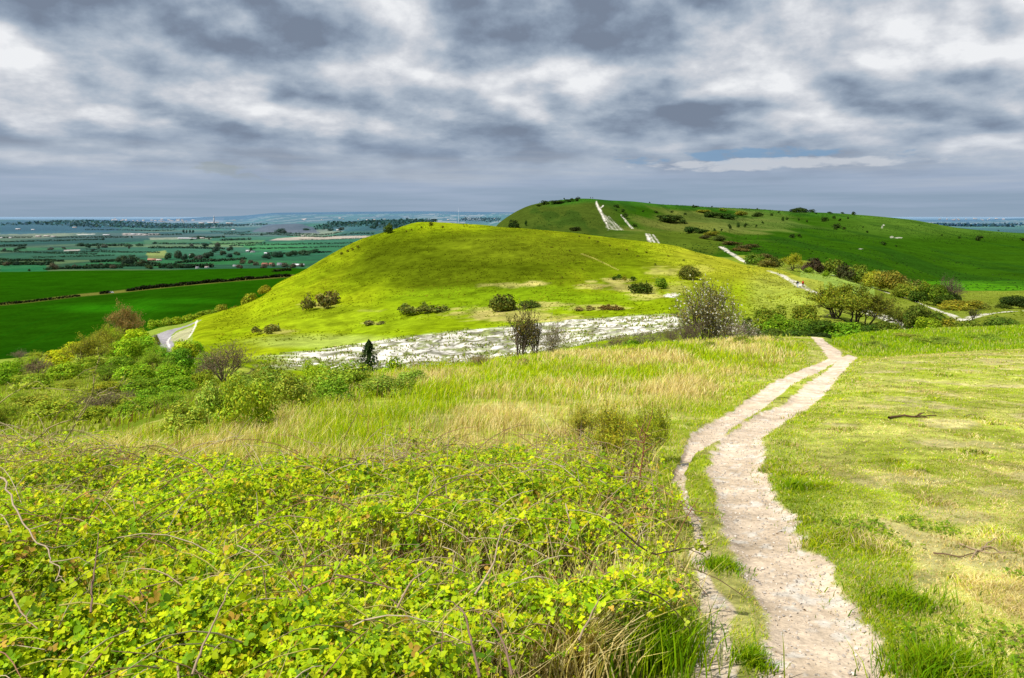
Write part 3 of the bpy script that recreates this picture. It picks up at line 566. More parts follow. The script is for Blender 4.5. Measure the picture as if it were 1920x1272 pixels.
def leaf_cloud(seed, n, k, leaf, flat=1.0, low=0.0, spread=.36, cr=(.13, .24)):
    r = np.random.default_rng(seed)
    d = unit(r.normal(size=(k, 3))); d[:, 2] = np.abs(d[:, 2]) * 1.1 - .25
    cen = d * spread * r.uniform(.55, 1.05, (k, 1)); cen[:, 2] = cen[:, 2] * 1.15 + .40
    crr = r.uniform(*cr, k); ctint = r.uniform(.75, 1.25, k)
    w = crr ** 2; idx = r.choice(k, n, p=w / w.sum())
    dv = unit(r.normal(size=(n, 3))); rad = crr[idx] * r.uniform(.55, 1.12, n) ** .6
    p = cen[idx] + dv * rad[:, None]; p[:, 2] = np.where(p[:, 2] < 0, r.uniform(0, .12, n), p[:, 2])
    nrm = unit(dv * .75 + unit(p - np.array([0, 0, .35])) * .35 + r.normal(size=(n, 3)) * .38)
    V, Q = quads_at(p, nrm, leaf * r.uniform(.55, 1.35, n), r)
    c = tints(n, r) * np.repeat(ctint[idx], 4)[:, None]
    lo, hi = V.min(0), V.max(0); V[:, :2] = (V[:, :2] - (lo + hi)[:2] / 2) / (hi - lo)[:2]; V[:, 2] = (V[:, 2] - lo[2]) / (hi[2] - lo[2])
    return V, Q, c
def wood(seed, stems, levels, kids, lean, length, rad, curve=.25, up=.25, shrink=.62, base=.03, thin=.0016, first=.45):
    """branching stems; returns the MB of wood and the leaf sites"""
    r = np.random.default_rng(seed); mb = MB(); sites = []
    def grow(p, d, L, R, lev):
        n = 5 if lev < 2 else 4; pts = [p]; dd = d
        for i in range(n - 1):
            dd = unit(dd + r.normal(size=3) * curve * .5 + np.array([0, 0, up * .25])); pts.append(pts[-1] + dd * L / (n - 1))
        pts = np.array(pts); rr = np.linspace(R, R * .45, n); mb.tube(pts, np.maximum(rr, thin), 4 if lev == 0 else 3, (1, 1, 1))
        if lev == levels:
            for q in pts[1:]: sites.append(q)
            return
        for _ in range(kids[lev]):
            f = r.uniform(first, 1.0); i = f * (n - 1); k = min(int(i), n - 2); q = pts[k] + (pts[k + 1] - pts[k]) * (i - k)
            sd_ = unit(np.cross(dd, r.normal(size=3))); nd = unit(dd * r.uniform(.6, 1.0) + sd_ * r.uniform(.45, .9) + np.array([0, 0, up * .4]))
            grow(q, nd, L * shrink * r.uniform(.7, 1.2), R * .5, lev + 1)
        sites.append(pts[-1])
    for s in range(stems):
        a = 2 * math.pi * (s + r.uniform(0, .8)) / stems; l = lean * r.uniform(.35, 1.15)
        grow(np.array([math.cos(a) * base, math.sin(a) * base, 0]), unit(np.array([math.cos(a) * l, math.sin(a) * l, 1.0])), length * r.uniform(.75, 1.15), rad * r.uniform(.7, 1.1), 0)
    return mb, np.array(sites)
def norm_all(*Vs, keep_z0=True):
    A = np.concatenate(Vs); lo, hi = np.percentile(A, .3, 0), np.percentile(A, 99.7, 0); lo[2] = 0
    for V in Vs:
        V[:, :2] = (V[:, :2] - (lo + hi)[:2] / 2) / (hi - lo)[:2]; V[:, 2] = V[:, 2] / hi[2]
PROTO = {}
def add_leaf_proto(key, *a, **k):
    V, Q, c = leaf_cloud(*a, **k); PROTO[key] = [('foliage', mesh_np(key, V, Q, None, c, (M_LEAF,)), True)]
def add_tree_proto(key, seed, stems, levels, kids, lean, length, rad, nleaf, leaf, around, woodcol=(.10, .075, .05), leafhi=1.45, minz=0, **k):
    mb, sites = wood(seed, stems, levels, kids, lean, length, rad, **k); r = np.random.default_rng(seed + 1)
    WV = np.concatenate(mb.V); parts = []
    if nleaf:
        sites = sites[sites[:, 2] > minz * sites[:, 2].max()]
        i = r.integers(0, len(sites), nleaf); p = sites[i] + r.normal(size=(nleaf, 3)) * around
        p[:, 2] = np.maximum(p[:, 2], .02); cen = sites.mean(0)
        nrm = unit(unit(p - cen) * .6 + r.normal(size=(nleaf, 3)) * .6 + np.array([0, 0, .25])); LV, LQ = quads_at(p, nrm, leaf * r.uniform(.5, 1.4, nleaf), r)
        norm_all(WV, LV)
        loc = fbm(LV[::4, 0] * 5 + 9, LV[::4, 2] * 5 + LV[::4, 1] * 3, seed, 3)
        parts.append(('crown', mesh_np(key + '_crown', LV, LQ, None, tints(nleaf, r, .6, leafhi) * np.repeat(.6 + .8 * loc, 4)[:, None], (M_LEAF,)), True))
    else: norm_all(WV)
    wc = np.tile(np.array(woodcol), (len(WV), 1)) * r.uniform(.8, 1.2, (len(WV), 1))
    parts.append(('trunk' if stems < 6 else 'stems', mesh_np(key + '_wood', WV, np.concatenate(mb.Q), None, wc, (M_STEM,)), False))
    PROTO[key] = parts
for i in range(3): add_leaf_proto(f'dot{i}', 300 + i, 170, 7, .105, cr=(.16, .28))
for i in range(4): add_leaf_proto(f'leafy{i}', 310 + i, 1500, 16, .045)
for i in range(3): add_leaf_proto(f'big{i}', 320 + i, 5200, 30, .026, cr=(.10, .19))
for i in range(2): add_leaf_proto(f'bramble{i}', 330 + i, 4600, 26, .024, spread=.42, cr=(.08, .19))
def add_patch(key, seed, lumps, n):
    r = np.random.default_rng(seed); Vs, Cs = [], []
    for j in range(lumps):
        V, Q, c = leaf_cloud(seed * 7 + j, n, 8, .085, cr=(.16, .28)); s = r.uniform(.22, .42)
        V = V * np.array([s, s, r.uniform(.45, 1)]) + np.array([r.uniform(-.38, .38), r.uniform(-.35, .35), 0]); Vs.append(V); Cs.append(c * r.uniform(.7, 1.2))
    V = np.concatenate(Vs); PROTO[key] = [('foliage', mesh_np(key, V, np.arange(len(V)).reshape(-1, 4), None, np.concatenate(Cs), (M_LEAF,)), True)]
for i in range(3): add_patch(f'patch{i}', 340 + i, 9, 170)
# bare twiggy bushes, budding willow, thorn in blossom, multi-stemmed thorns, upright bare tree, juniper
add_tree_proto('twig0', 350, 16, 3, (4, 4, 3), .75, .62, .016, 2600, .014, .022, (.20, .15, .10), curve=.3)
add_tree_proto('twig1', 351, 14, 3, (4, 4, 4), .6, .62, .014, 2200, .013, .02, (.22, .17, .12), curve=.35)
add_tree_proto('willow0', 352, 13, 3, (4, 4, 4), .62, .6, .016, 9000, .015, .034, (.22, .18, .06), curve=.3)
add_tree_proto('willow1', 353, 11, 3, (4, 4, 4), .75, .55, .016, 8000, .016, .036, (.20, .16, .06), curve=.35)
add_tree_proto('thorn0', 354, 4, 3, (5, 5, 4), .65, .52, .026, 6500, .018, .036, (.075, .06, .04), minz=.45, curve=.45, up=.2)
add_tree_proto('thorn1', 355, 5, 3, (5, 5, 4), .8, .50, .024, 6500, .018, .038, (.07, .055, .04), minz=.45, curve=.5, up=.15)
add_tree_proto('thorn2', 356, 3, 3, (6, 5, 4), .5, .55, .028, 5500, .019, .038, (.08, .06, .045), minz=.4, curve=.5, up=.1)
add_tree_proto('blossom0', 357, 12, 3, (6, 5, 4), .75, .55, .018, 4200, .013, .034, (.12, .10, .055), curve=.4)
add_tree_proto('upright0', 358, 3, 3, (6, 5, 4), .28, .70, .026, 1500, .017, .03, (.10, .075, .055), curve=.25, up=.5, first=.25)
def juniper():
    r = np.random.default_rng(360); n = 2600; z = r.uniform(0, 1, n) ** 1.15; a = r.uniform(0, 2 * math.pi, n)
    lob = .72 + .38 * np.sin(a * 3 + z * 7) * np.sin(z * 13 + a) + .75 * (vnoise(np.cos(a) * 2.2 + 5, z * 8 + np.sin(a) * 2.2, 9) - .5)
    prof = np.interp(z, [0, .12, .35, .6, .85, 1], [.34, .48, .50, .42, .27, .06]); rad = prof * lob * r.uniform(.55, 1.05, n)
    p = np.stack([np.cos(a) * rad, np.sin(a) * rad, z * .97], 1); nrm = unit(np.stack([np.cos(a), np.sin(a), .5 + 0 * a], 1) + r.normal(size=(n, 3)) * .5)
    V, Q = quads_at(p, nrm, .035 * r.uniform(.5, 1.4, n), r); mb = MB(); mb.tube([(0, 0, -.02), (.01, 0, .4), (0, .01, .85)], [.03, .022, .008], 5, (.08, .06, .04))
    PROTO['juniper'] = [('crown', mesh_np('juniper_crown', V, Q, None, tints(n, r, .5, 1.4), (M_LEAF,)), True), ('trunk', mb.mesh('juniper_trunk', (M_STEM,)), False)]
juniper()
def petals(key, seed, n, size, base):
    """white blossom dabs over an existing crown"""
    me = PROTO[base][0][1]; co = np.empty(len(me.vertices) * 3, np.float32); me.vertices.foreach_get('co', co); co = co.reshape(-1, 3)
    r = np.random.default_rng(seed); p = co[r.integers(0, len(co), n)] + r.normal(size=(n, 3)) * .012
    V, Q = quads_at(p, unit(r.normal(size=(n, 3)) + np.array([-.4, -.5, .6])), size * r.uniform(.6, 1.3, n), r, .9)
    return mesh_np(key, V, Q, None, np.tile((.82, .78, .68), (len(V), 1)), (M_GRASS,))
PROTO['blossom0'].append(('blossom', petals('blossom', 370, 800, .012, 'blossom0'), False))
PROTO['lowblossom'] = list(PROTO['twig1'][:2]) + [('blossom', petals('blossom', 371, 750, .012, 'twig1'), False)]

YG_ = (.36, .42, .02); YG2 = (.42, .44, .03); GR = (.18, .30, .015); GR2 = (.25, .36, .02); DG = (.065, .11, .012); DG2 = (.04, .075, .012); OL = (.32, .30, .025); OL2 = (.21, .22, .02); BR = (.20, .14, .07); BR2 = (.12, .08, .05); GY = (.22, .18, .12); RU = (.17, .13, .03)
_count = {}
def plant(kind, name, label, px, py, w, h, color, group=None, Y=None, cat='bush', parts=True, sink=.03, rot=None, bx=None, gain=1.12):
    if Y is None: x, y = hit(px, py, bx or 2.0)
    else: y = Y; x = (px - CX) / F * y
    z = float(H(np.array([x]), np.array([y]))[0]); W = w * y / F
    if Y is not None: h = min(max(HY - F * z / y - (py - h), h * .75), h * 1.9)     # keep the top where it is seen; the foot is hidden
    Hh = h * y / F
    a = random.uniform(0, 6.28) if rot is None else rot
    pr = PROTO[kind]; col = tuple(min(.85, c * gain * random.uniform(.9, 1.1)) for c in color) + (1,)
    if len(pr) == 1 and (not parts or w < 26):
        o = link(name, pr[0][1]); o.color = col; root = o
    else:
        root = link(name, None)
        for pn, me, tinted in pr:
            o = link(pn, me, root); o.color = col if tinted else (1, 1, 1, 1)
    root.location = (x, y, z - sink * Hh); root.scale = (W, W, Hh * (1 + sink)); root.rotation_euler = (0, 0, a)
    return tag(root, label, cat, group)

# ------------------------------------------------------------------ the plants one by one
# on the domed hill
plant('leafy0', 'windswept_tree', 'small dark windswept tree alone on the skyline of the hill\'s left shoulder', 728, 438, 21, 21, (.07,.10,.015), cat='tree', bx=150)
plant('dot0', 'shrub', 'dark little shrub on the very top of the domed hill', 808, 424, 10, 9, OL2, bx=150)
plant('dot1', 'shrub', 'smallest dark shrub just right of the one on the hilltop', 830, 428, 6, 5, OL2, bx=150)
for px, py, w, h in [(762,436,4,5),(772,433,4,4),(790,428,5,4),(870,426,4,3)]:
    plant(f'dot{px%3}', 'shrub', 'tiny speck of scrub on the crest of the domed hill', px, py, w, h, OL2, 'specks of scrub on the crest of the domed hill', bx=150)
plant('patch0', 'scrub_patch', 'dark heathery scrub patch on the left flank of the domed hill', 598, 578, 86, 36, (.17,.15,.04), cat='scrub', bx=110)
plant('patch1', 'scrub_patch', 'low green scrub patch with a straw rim, lower centre of the domed hill', 788, 585, 90, 20, (.16,.19,.03), cat='scrub', bx=110)
plant('patch2', 'scrub_patch', 'low brownish scrub patch above the left end of the chalk slope', 503, 624, 56, 17, (.20,.20,.04), cat='scrub', bx=110)
plant('patch0', 'scrub_patch', 'thin scrap of dry scrub above the middle of the chalk slope', 704, 609, 46, 9, (.19,.17,.05), cat='scrub', bx=110)
plant('leafy3', 'thorn_bush', 'dark dome shaped thorn bush in the hollow of the domed hill', 943, 583, 58, 34, (.12,.14,.02), bx=110)
plant('leafy1', 'thorn_bush', 'flat dark bush directly right of the dome shaped thorn bush', 992, 577, 46, 15, (.09,.12,.018), bx=110)
plant('patch1', 'scrub_patch', 'rust coloured low scrub right of the flat dark bush', 1150, 580, 52, 10, RU, cat='scrub', bx=110)
plant('patch2', 'scrub_patch', 'pale rusty scrub strip left of the rust coloured one', 1095, 582, 40, 8, (.24,.19,.06), cat='scrub', bx=110)
for px, py, w, h, c, l in [(1152,525,12,8,DG,'leftmost dark shrub of the short row above the bare earth'),(1160,525,14,11,DG,'tallest dark shrub in the short row above the bare earth'),(1171,526,12,8,OL2,'olive shrub in the middle of the short row above the bare earth'),(1187,527,14,9,DG,'rightmost dark shrub of the short row above the bare earth')]:
    plant(f'dot{px%3}', 'shrub', l, px, py, w, h, c, 'row of dark shrubs above the bare earth', bx=110)
plant('patch1', 'thorn_bush', 'wide dark green bush beside the white chalk hollow', 1208, 549, 50, 25, DG, bx=110)
plant('leafy2', 'bush', 'bright green bush between the wide dark bush and the olive bush', 1240, 542, 26, 22, GR, bx=110)
plant('big2', 'thorn_bush', 'olive brown rounded bush on the right shoulder of the domed hill', 1292, 524, 48, 28, (.14,.145,.022), bx=110)
for px, py, w, h in [(640,478,7,6),(652,473,7,5),(660,470,8,6),(671,466,8,7),(1033,465,4,3),(1092,506,5,4),(1015,509,5,4),(1054,522,5,4),(1068,472,5,4),(1120,455,6,4),(1143,462,6,4),(1175,470,6,4),(1196,482,6,4),(1160,478,5,4),(1212,475,6,4),(1228,498,7,5),(1253,482,6,4),(1282,490,6,4),(1105,448,6,4),(1086,445,5,4)]:
    plant(f'dot{px%3}', 'shrub', 'tiny dark tuft of scrub dotted over the grass of the domed hill', px, py, w, h, OL2, 'tiny tufts of scrub on the domed hill', bx=110)
for px, py, w, h, c, l in [(415,572,26,11,OL,'low olive bush on the left edge of the domed hill, lowest of three'),(466,552,34,14,(.26,.28,.02),'yellow bush on the left edge of the domed hill, middle of three'),(497,541,26,10,OL,'olive bush on the left edge of the domed hill, highest of three'),(440,563,22,7,OL2,'small dull bush between the lowest and middle bushes of the hill edge')]:
    plant(f'leafy{px%4}', 'bush', l, px, py + 3, w, h, c, 'bushes along the left edge of the domed hill', Y=262)
# valley in front of the domed hill
plant('upright0', 'bare_tree', 'upright brown bare tree standing before the middle of the chalk slope', 985, 662, 62, 96, (.16,.15,.03), cat='tree', Y=60, rot=.4)
plant('upright0', 'bare_tree', 'slim dark stemmed bare tree overlapping the upright brown tree', 1000, 664, 40, 90, (.13,.12,.03), cat='tree', Y=62, rot=2.2)
plant('twig1', 'bare_shrub', 'pale grey bare shrub right of the upright brown tree', 1040, 662, 76, 72, (.30,.27,.16), cat='shrub', Y=60, rot=1)
plant('juniper', 'juniper', 'dark green conical juniper standing before the left half of the chalk slope', 691, 694, 40, 58, (.030,.055,.012), cat='tree', Y=70)
plant('leafy3', 'bush', 'mid green bush immediately right of the conical juniper', 735, 696, 42, 26, GR2, Y=62)
plant('leafy0', 'bush', 'low green bush halfway between the juniper and the dry brown tussock', 803, 690, 30, 12, GR2, Y=58)
plant('leafy1', 'bush', 'low dark green bush below the middle of the chalk slope', 862, 680, 34, 13, GR, Y=52)
plant('patch2', 'scrub_patch', 'long yellow olive low scrub right of the juniper', 775, 692, 70, 11, OL, cat='scrub', Y=56)
plant('twig0', 'dry_shrub', 'dry brown tussocky shrub at the meadow edge below the bare tree', 903, 706, 52, 30, (.28,.20,.10), cat='shrub', Y=26)
plant('leafy2', 'bush', 'bright green low bush left of the dead hedge', 1122, 652, 50, 14, GR, Y=56)
for px, w, h, l, c in [(1120,70,20,'leftmost brown grey thicket of the low dead hedge under the chalk',GY),(1165,80,30,'second brown grey thicket of the low dead hedge under the chalk',BR),(1215,80,33,'third thicket of the low dead hedge, just left of the blossoming thorn',GY),(1255,66,34,'darkest thicket of the dead hedge, at the foot of the blossoming thorn',BR2)]:
    plant(f'twig{px%2}', 'dead_thicket', l, px, 651 - (px - 1110) * .06, w, h, c, 'thickets of the low dead hedge', cat='thicket', Y=58, rot=px)
for px, w, h, c in [(1150,44,12,GR2),(1190,48,14,GR),(1230,46,14,OL2)]:
    plant(f'leafy{px%4}', 'bush', 'low green bush growing along the foot of the dead hedge', px, 652, w, h, c, 'low bushes along the foot of the dead hedge', Y=54)
plant('blossom0', 'thorn_tree', 'tall olive brown thorn tree dotted with white blossom beside the chalk slope', 1318, 642, 128, 122, (.24,.20,.035), cat='tree', Y=52, rot=.6)
plant('blossom0', 'thorn_tree', 'shorter leaning thorn tree with white blossom right behind the tall one', 1350, 642, 96, 98, (.26,.22,.035), cat='tree', Y=56, rot=3.1)
plant('lowblossom', 'blackthorn', 'low grey thicket with white blossom right of the tall thorn tree', 1384, 640, 92, 44, (.16,.12,.08), cat='shrub', Y=51)
plant('twig0', 'bare_shrub', 'dark bare underwood at the foot of the tall blossoming thorn', 1295, 645, 70, 50, BR2, cat='shrub', Y=50)
# valley on the right
plant('thorn0', 'thorn_tree', 'yellow green multi stemmed thorn tree, leftmost of the big clump', 1560, 606, 96, 74, (.27,.29,.022), cat='tree', Y=134, rot=.3)
plant('thorn1', 'thorn_tree', 'broad olive thorn tree in the middle of the big clump', 1606, 610, 112, 76, (.20,.225,.02), cat='tree', Y=130, rot=1.2)
plant('thorn2', 'thorn_tree', 'darker leaning thorn tree, rightmost of the big clump', 1652, 615, 92, 62, (.14,.17,.018), cat='tree', Y=126, rot=2.1)
plant('thorn0', 'thorn_tree', 'small dull thorn at the lower right end of the big clump', 1682, 622, 56, 46, (.15,.17,.02), cat='tree', Y=120, rot=4)
for px, py, w, h, c, Y, l in [
 (1408,602,34,22,DG,100,'small dark green bush right above the low blossoming thicket'),(1440,612,70,44,(.19,.25,.02),98,'broad yellow green bush below the grass slope, right of the blossom'),
 (1470,622,80,34,GR,92,'mid green bush left of the big thorn clump'),(1505,626,76,34,(.12,.19,.015),90,'shaded green bush under the left side of the big thorn clump'),
 (1510,604,56,40,(.20,.22,.02),110,'olive twiggy bush at the left edge of the big thorn clump'),(1545,630,76,36,(.075,.13,.014),86,'dark green bush below the middle of the big thorn clump'),
 (1585,632,80,34,GR,84,'green bush below the broad olive thorn'),(1625,634,70,32,DG,84,'very dark bush just above the grassy bank'),(1660,628,60,32,(.12,.16,.02),86,'bush with pale shoots below the leaning thorn'),
 (1440,634,80,24,(.12,.17,.02),76,'low bush behind the meadow crest left of the footpath end'),(1490,638,70,24,(.07,.12,.015),74,'dark bush behind the meadow crest where the footpath drops away'),(1540,640,64,20,(.04,.07,.012),72,'darkest low bush right behind the footpath crest'),
 (1740,612,60,24,GR2,92,'yellow green bush behind the grassy bank, right of the chalk hollow'),(1775,612,44,22,OL2,96,'dull green bush behind the bank below the path bend'),(1820,614,70,20,(.13,.17,.02),88,'long low bush behind the bank under the path fork'),(1880,610,80,22,(.11,.16,.02),86,'low dark bush behind the bank at the right edge'),
 (1722,600,60,36,(.12,.15,.02),110,'olive bush between the big clump and the side path'),(1762,600,44,20,(.14,.18,.02),112,'low bush on the inside of the path bend')]:
    plant(('big%d' % (px % 3)) if w > 55 else 'leafy%d' % (px % 4), 'bush', l, px, py + 4, w, h, c, 'bushes in the valley on the right', Y=Y)
plant('upright0', 'bare_tree', 'small bare forked tree at the path fork on the far right', 1826, 600, 26, 24, (.10,.11,.02), cat='tree', Y=130)
# bush belt behind the walkers' path and along the side path
BELT = [
 (1413,493,40,20,(.13,.19,.02),290,'mid green bush at the left end of the bush belt behind the walkers'),(1440,503,44,18,RU,270,'low rusty bush left of the bright yellow tree'),(1432,486,40,12,(.12,.11,.03),330,'long dull bush behind the left end of the bush belt'),
 (1455,498,30,18,(.10,.13,.02),276,'dark olive bush touching the left of the bright yellow tree'),
 (1530,508,34,26,(.075,.055,.03),262,'dark brown rounded bush right of the bright yellow tree'),(1513,507,22,16,BR2,262,'small purplish brown bush close beside the bright yellow tree'),(1516,512,20,12,GR,255,'small green bush in front of the purplish brown bush'),
 (1562,512,44,28,(.16,.22,.02),268,'yellow green bush between the two dark brown bushes'),(1585,518,34,25,(.06,.06,.02),258,'second dark brown bush, further right in the bush belt'),(1549,515,14,8,GR,250,'tiny green bush on the grass right of the walkers'),
 (1612,522,44,22,(.15,.20,.02),262,'pale green bush right of the second dark brown bush'),(1640,532,50,26,OL,254,'olive bush above the side path, near the belt middle'),(1672,540,64,34,(.23,.22,.03),246,'broad golden olive bush above the side path'),
 (1688,535,30,22,RU,262,'rust topped bush behind the broad golden bush'),(1700,556,60,26,OL2,226,'olive green bush right of the broad golden bush'),(1715,548,40,26,(.16,.18,.03),250,'dull yellow bush behind the shaded belt bushes'),
 (1722,566,40,22,DG,214,'dark low bush above the bend of the side path'),(1752,566,60,36,(.11,.19,.015),216,'round mid green bush left below the big brown bush'),(1770,572,40,22,DG,206,'dark green bush under the big brown bush'),
 (1786,564,34,18,(.04,.07,.012),236,'dark green skirt of low growth at the foot of the big brown bush'),(1740,545,34,20,OL2,262,'olive bush behind the round mid green bush'),(1800,580,80,18,OL,190,'long low olive scrub right of the side path bend'),(1835,578,50,14,(.19,.22,.03),200,'low yellow green scrub left of the far right dark bush'),
 (1906,582,60,28,(.035,.06,.012),210,'dark green bush at the right edge of the frame'),(1882,584,34,14,DG,205,'small dark bush left of the one at the right edge'),(1650,520,40,16,(.14,.17,.03),290,'low pale bush behind the belt middle'),(1610,508,36,14,(.13,.18,.02),300,'low green bush behind the second dark brown bush')]
for px, py, w, h, c, Y, l in BELT:
    plant('leafy%d' % (px % 4) if w < 50 else 'big%d' % (px % 3), 'bush', l, px, py, w, h, c, 'bush belt behind the walkers', Y=Y)
plant('thorn2', 'yellow_tree', 'bright yellow green tree with a dark trunk behind the walkers', 1484, 517, 50, 42, (.33,.34,.02), cat='tree', Y=252, rot=1)
plant('twig0', 'brown_tree', 'big rounded dark brown bush on the far right of the belt', 1785, 560, 50, 44, (.075,.055,.045), cat='bush', Y=238)
# dead scrub belt along the ridge foot and knoll
for px, py, w, h, c, Y, l in [
 (1258,419,52,17,DG2,620,'large dark bush clump on the yellowish part of the far ridge'),(1280,422,18,10,DG2,612,'dark bush touching the right of the large ridge clump'),(1240,412,20,9,DG2,640,'dark bush touching the left of the large ridge clump'),
 (1298,437,36,13,DG2,540,'long dark bush below the large ridge clump'),(1318,442,30,12,DG2,525,'dark bush right of the long ridge bush'),(1334,449,34,12,OL2,505,'olive bush halfway down the belt above the knoll'),(1322,459,26,10,(.08,.07,.02),470,'purplish scrub at the right foot of the dark knoll'),
 (1347,455,30,12,(.06,.08,.015),470,'dark scrub above the upper end of the saddle path'),(1372,463,44,12,(.10,.085,.025),440,'rusty scrub right above the saddle path'),(1400,470,50,13,(.095,.08,.025),410,'long rusty scrub right of the saddle path'),(1392,478,40,10,RU,380,'low rusty scrub close beside the saddle path'),
 (1318,402,32,8,OL2,720,'flat olive scrub high on the far ridge'),(1338,408,44,11,DG2,680,'dark scrub band upper middle of the far ridge'),(1367,410,34,10,DG2,680,'dark scrub right of the ridge scrub band'),(1303,397,18,6,DG2,760,'small dark bush just under the ridge skyline'),(1390,404,26,9,OL2,735,'olive bush near the ridge skyline'),(1421,407,24,9,DG2,735,'dark double bush near the ridge skyline'),(1355,400,18,7,OL2,760,'olive bush above the ridge scrub band'),
 (1490,405,22,11,DG2,840,'left half of the copse breaking the ridge skyline'),(1504,405,26,14,DG2,850,'tallest dark copse breaking the ridge skyline'),(1522,405,16,9,DG2,860,'low right end of the copse on the ridge skyline'),(1600,406,10,9,DG2,860,'single dark tree on the skyline right of the copse'),(1580,405,8,5,DG2,865,'small dark bush on the skyline between copse and single tree'),(1556,404,12,5,DG2,860,'flat dark bush on the skyline right of the copse'),
 (1021,389,20,11,DG2,655,'dark bush near the top left of the far summit'),(1010,391,12,6,DG2,650,'small low bush left of the summit bush'),(1046,390,36,8,DG2,650,'long dark bush row across the far summit'),(1064,390,18,7,DG2,650,'middle dark bush of the summit row'),(1083,391,12,12,DG2,650,'upright dark bush at the right of the summit row'),(1073,391,10,9,DG2,650,'small dark bush beside the upright summit bush'),
 (963,418,24,12,(.03,.05,.01),560,'slanting dark scrub low on the left face of the summit'),(986,418,6,6,DG2,560,'lone dark bush on the left face of the summit'),(1156,405,14,8,DG2,640,'dark bush right of the white summit path'),(1168,410,9,9,DG2,620,'upright dark bush beside the thin summit path'),(1172,421,14,14,DG2,590,'dark bush between the two summit paths'),(1190,432,12,7,DG2,560,'dark bush at the lower end of the thin summit path'),(1078,430,26,5,(.03,.045,.01),500,'low dark scrub along the foot of the summit')]:
    plant('leafy%d' % (px % 4) if w > 20 else 'dot%d' % (px % 3), 'bush', l, px, py, w, h, c, 'bushes on the far ridge', Y=Y, parts=False)
for px, py, w, h in [(1368,430,9,11),(1384,427,8,10),(1398,427,8,10),(1418,427,5,6),(1340,436,7,8),(1353,434,5,6),(1468,415,7,9),(1476,413,7,6),(1498,414,5,5),(1513,417,5,5),(1546,416,16,10),(1564,411,7,7),(1575,415,7,6),(1590,411,5,5),(1570,428,18,9),(1583,431,8,6),(1567,431,8,5),(1486,447,12,9),(1499,446,10,8),(1656,460,13,8),(1680,463,5,4),(1626,437,5,5),(1618,427,4,3),(1799,448,6,5),(1766,443,5,4),(1836,452,16,12),(1917,452,11,7),(1872,434,4,3),(1218,379,4,3),(1300,386,3,3),(1335,387,4,3),(1420,393,4,3),(1447,405,8,5),(1460,400,6,4),(1530,402,5,4),(1430,420,5,5),(1260,399,8,4),(1230,400,10,5),(1285,403,8,4),(1206,398,6,4),(1058,375,4,4),(1155,396,5,4)]:
    plant('dot%d' % (px % 3), 'bush', 'one of the tiny dark scrub bushes scattered over the far ridge', px, py, w, h, DG2, 'tiny scattered bushes on the far ridge', parts=False, bx=345)
# left scrub slope
plant('willow0', 'bare_tree', 'brown domed bare tree standing against the dark green field', 234, 622, 74, 56, (.26,.19,.06), cat='tree', Y=128)
plant('willow0', 'willow', 'tall yellow olive willow in the middle of the left scrub slope', 165, 704, 92, 78, (.29,.26,.02), cat='tree', Y=92, rot=2)
plant('willow1', 'willow', 'slimmer yellow willow behind the tall one', 190, 668, 66, 54, (.29,.28,.03), cat='tree', Y=110, rot=1)
plant('twig0', 'bare_shrub', 'rounded grey brown bare shrub at the left end of the chalk slope', 428, 704, 112, 68, (.22,.155,.075), cat='shrub', Y=60, rot=.5)
plant('twig1', 'bare_shrub', 'smaller grey brown shrub joined to the left of the rounded bare one', 388, 712, 52, 46, (.22,.16,.09), cat='shrub', Y=62)
plant('twig0', 'bare_shrub', 'dull grey bare shrub low on the left scrub slope', 70, 712, 60, 44, (.18,.14,.07), cat='shrub', Y=84)
plant('twig1', 'bare_shrub', 'grey brown bare bush at the field edge far left', 36, 690, 40, 26, (.18,.14,.09), cat='shrub', Y=118)
plant('big1', 'bush', 'small round dark green bush in the hollow at lower left', 100, 796, 34, 30, (.09,.16,.015), Y=30)
plant('twig0', 'bare_shrub', 'low dark brown bare scrub along the hollow at lower left', 200, 770, 150, 40, (.13,.10,.04), cat='shrub', Y=36)
for px, py, w, h, c, Y, l in [
 (388,602,44,14,(.22,.28,.02),236,'yellow green bush at the right end of the row beyond the lane'),(356,605,34,18,(.25,.32,.02),240,'tallest yellow bush in the row beyond the lane'),(335,608,30,15,YG_,240,'yellow bush second from the left beyond the lane'),(312,611,30,16,(.24,.32,.02),238,'round bright bush in the middle of the row beyond the lane'),(290,612,30,14,GR2,232,'leftmost green bush of the row beyond the lane'),(372,598,24,14,GR2,250,'green bush behind the row beyond the lane')]:
    plant('leafy%d' % (px % 4), 'bush', l, px, py, w, h, c, 'bush row beyond the lane', Y=Y)
plant('leafy2', 'sapling', 'thin leafy sapling standing on the edge of the lane', 292, 646, 20, 20, (.25,.30,.05), cat='tree', Y=150)
random.seed(21)
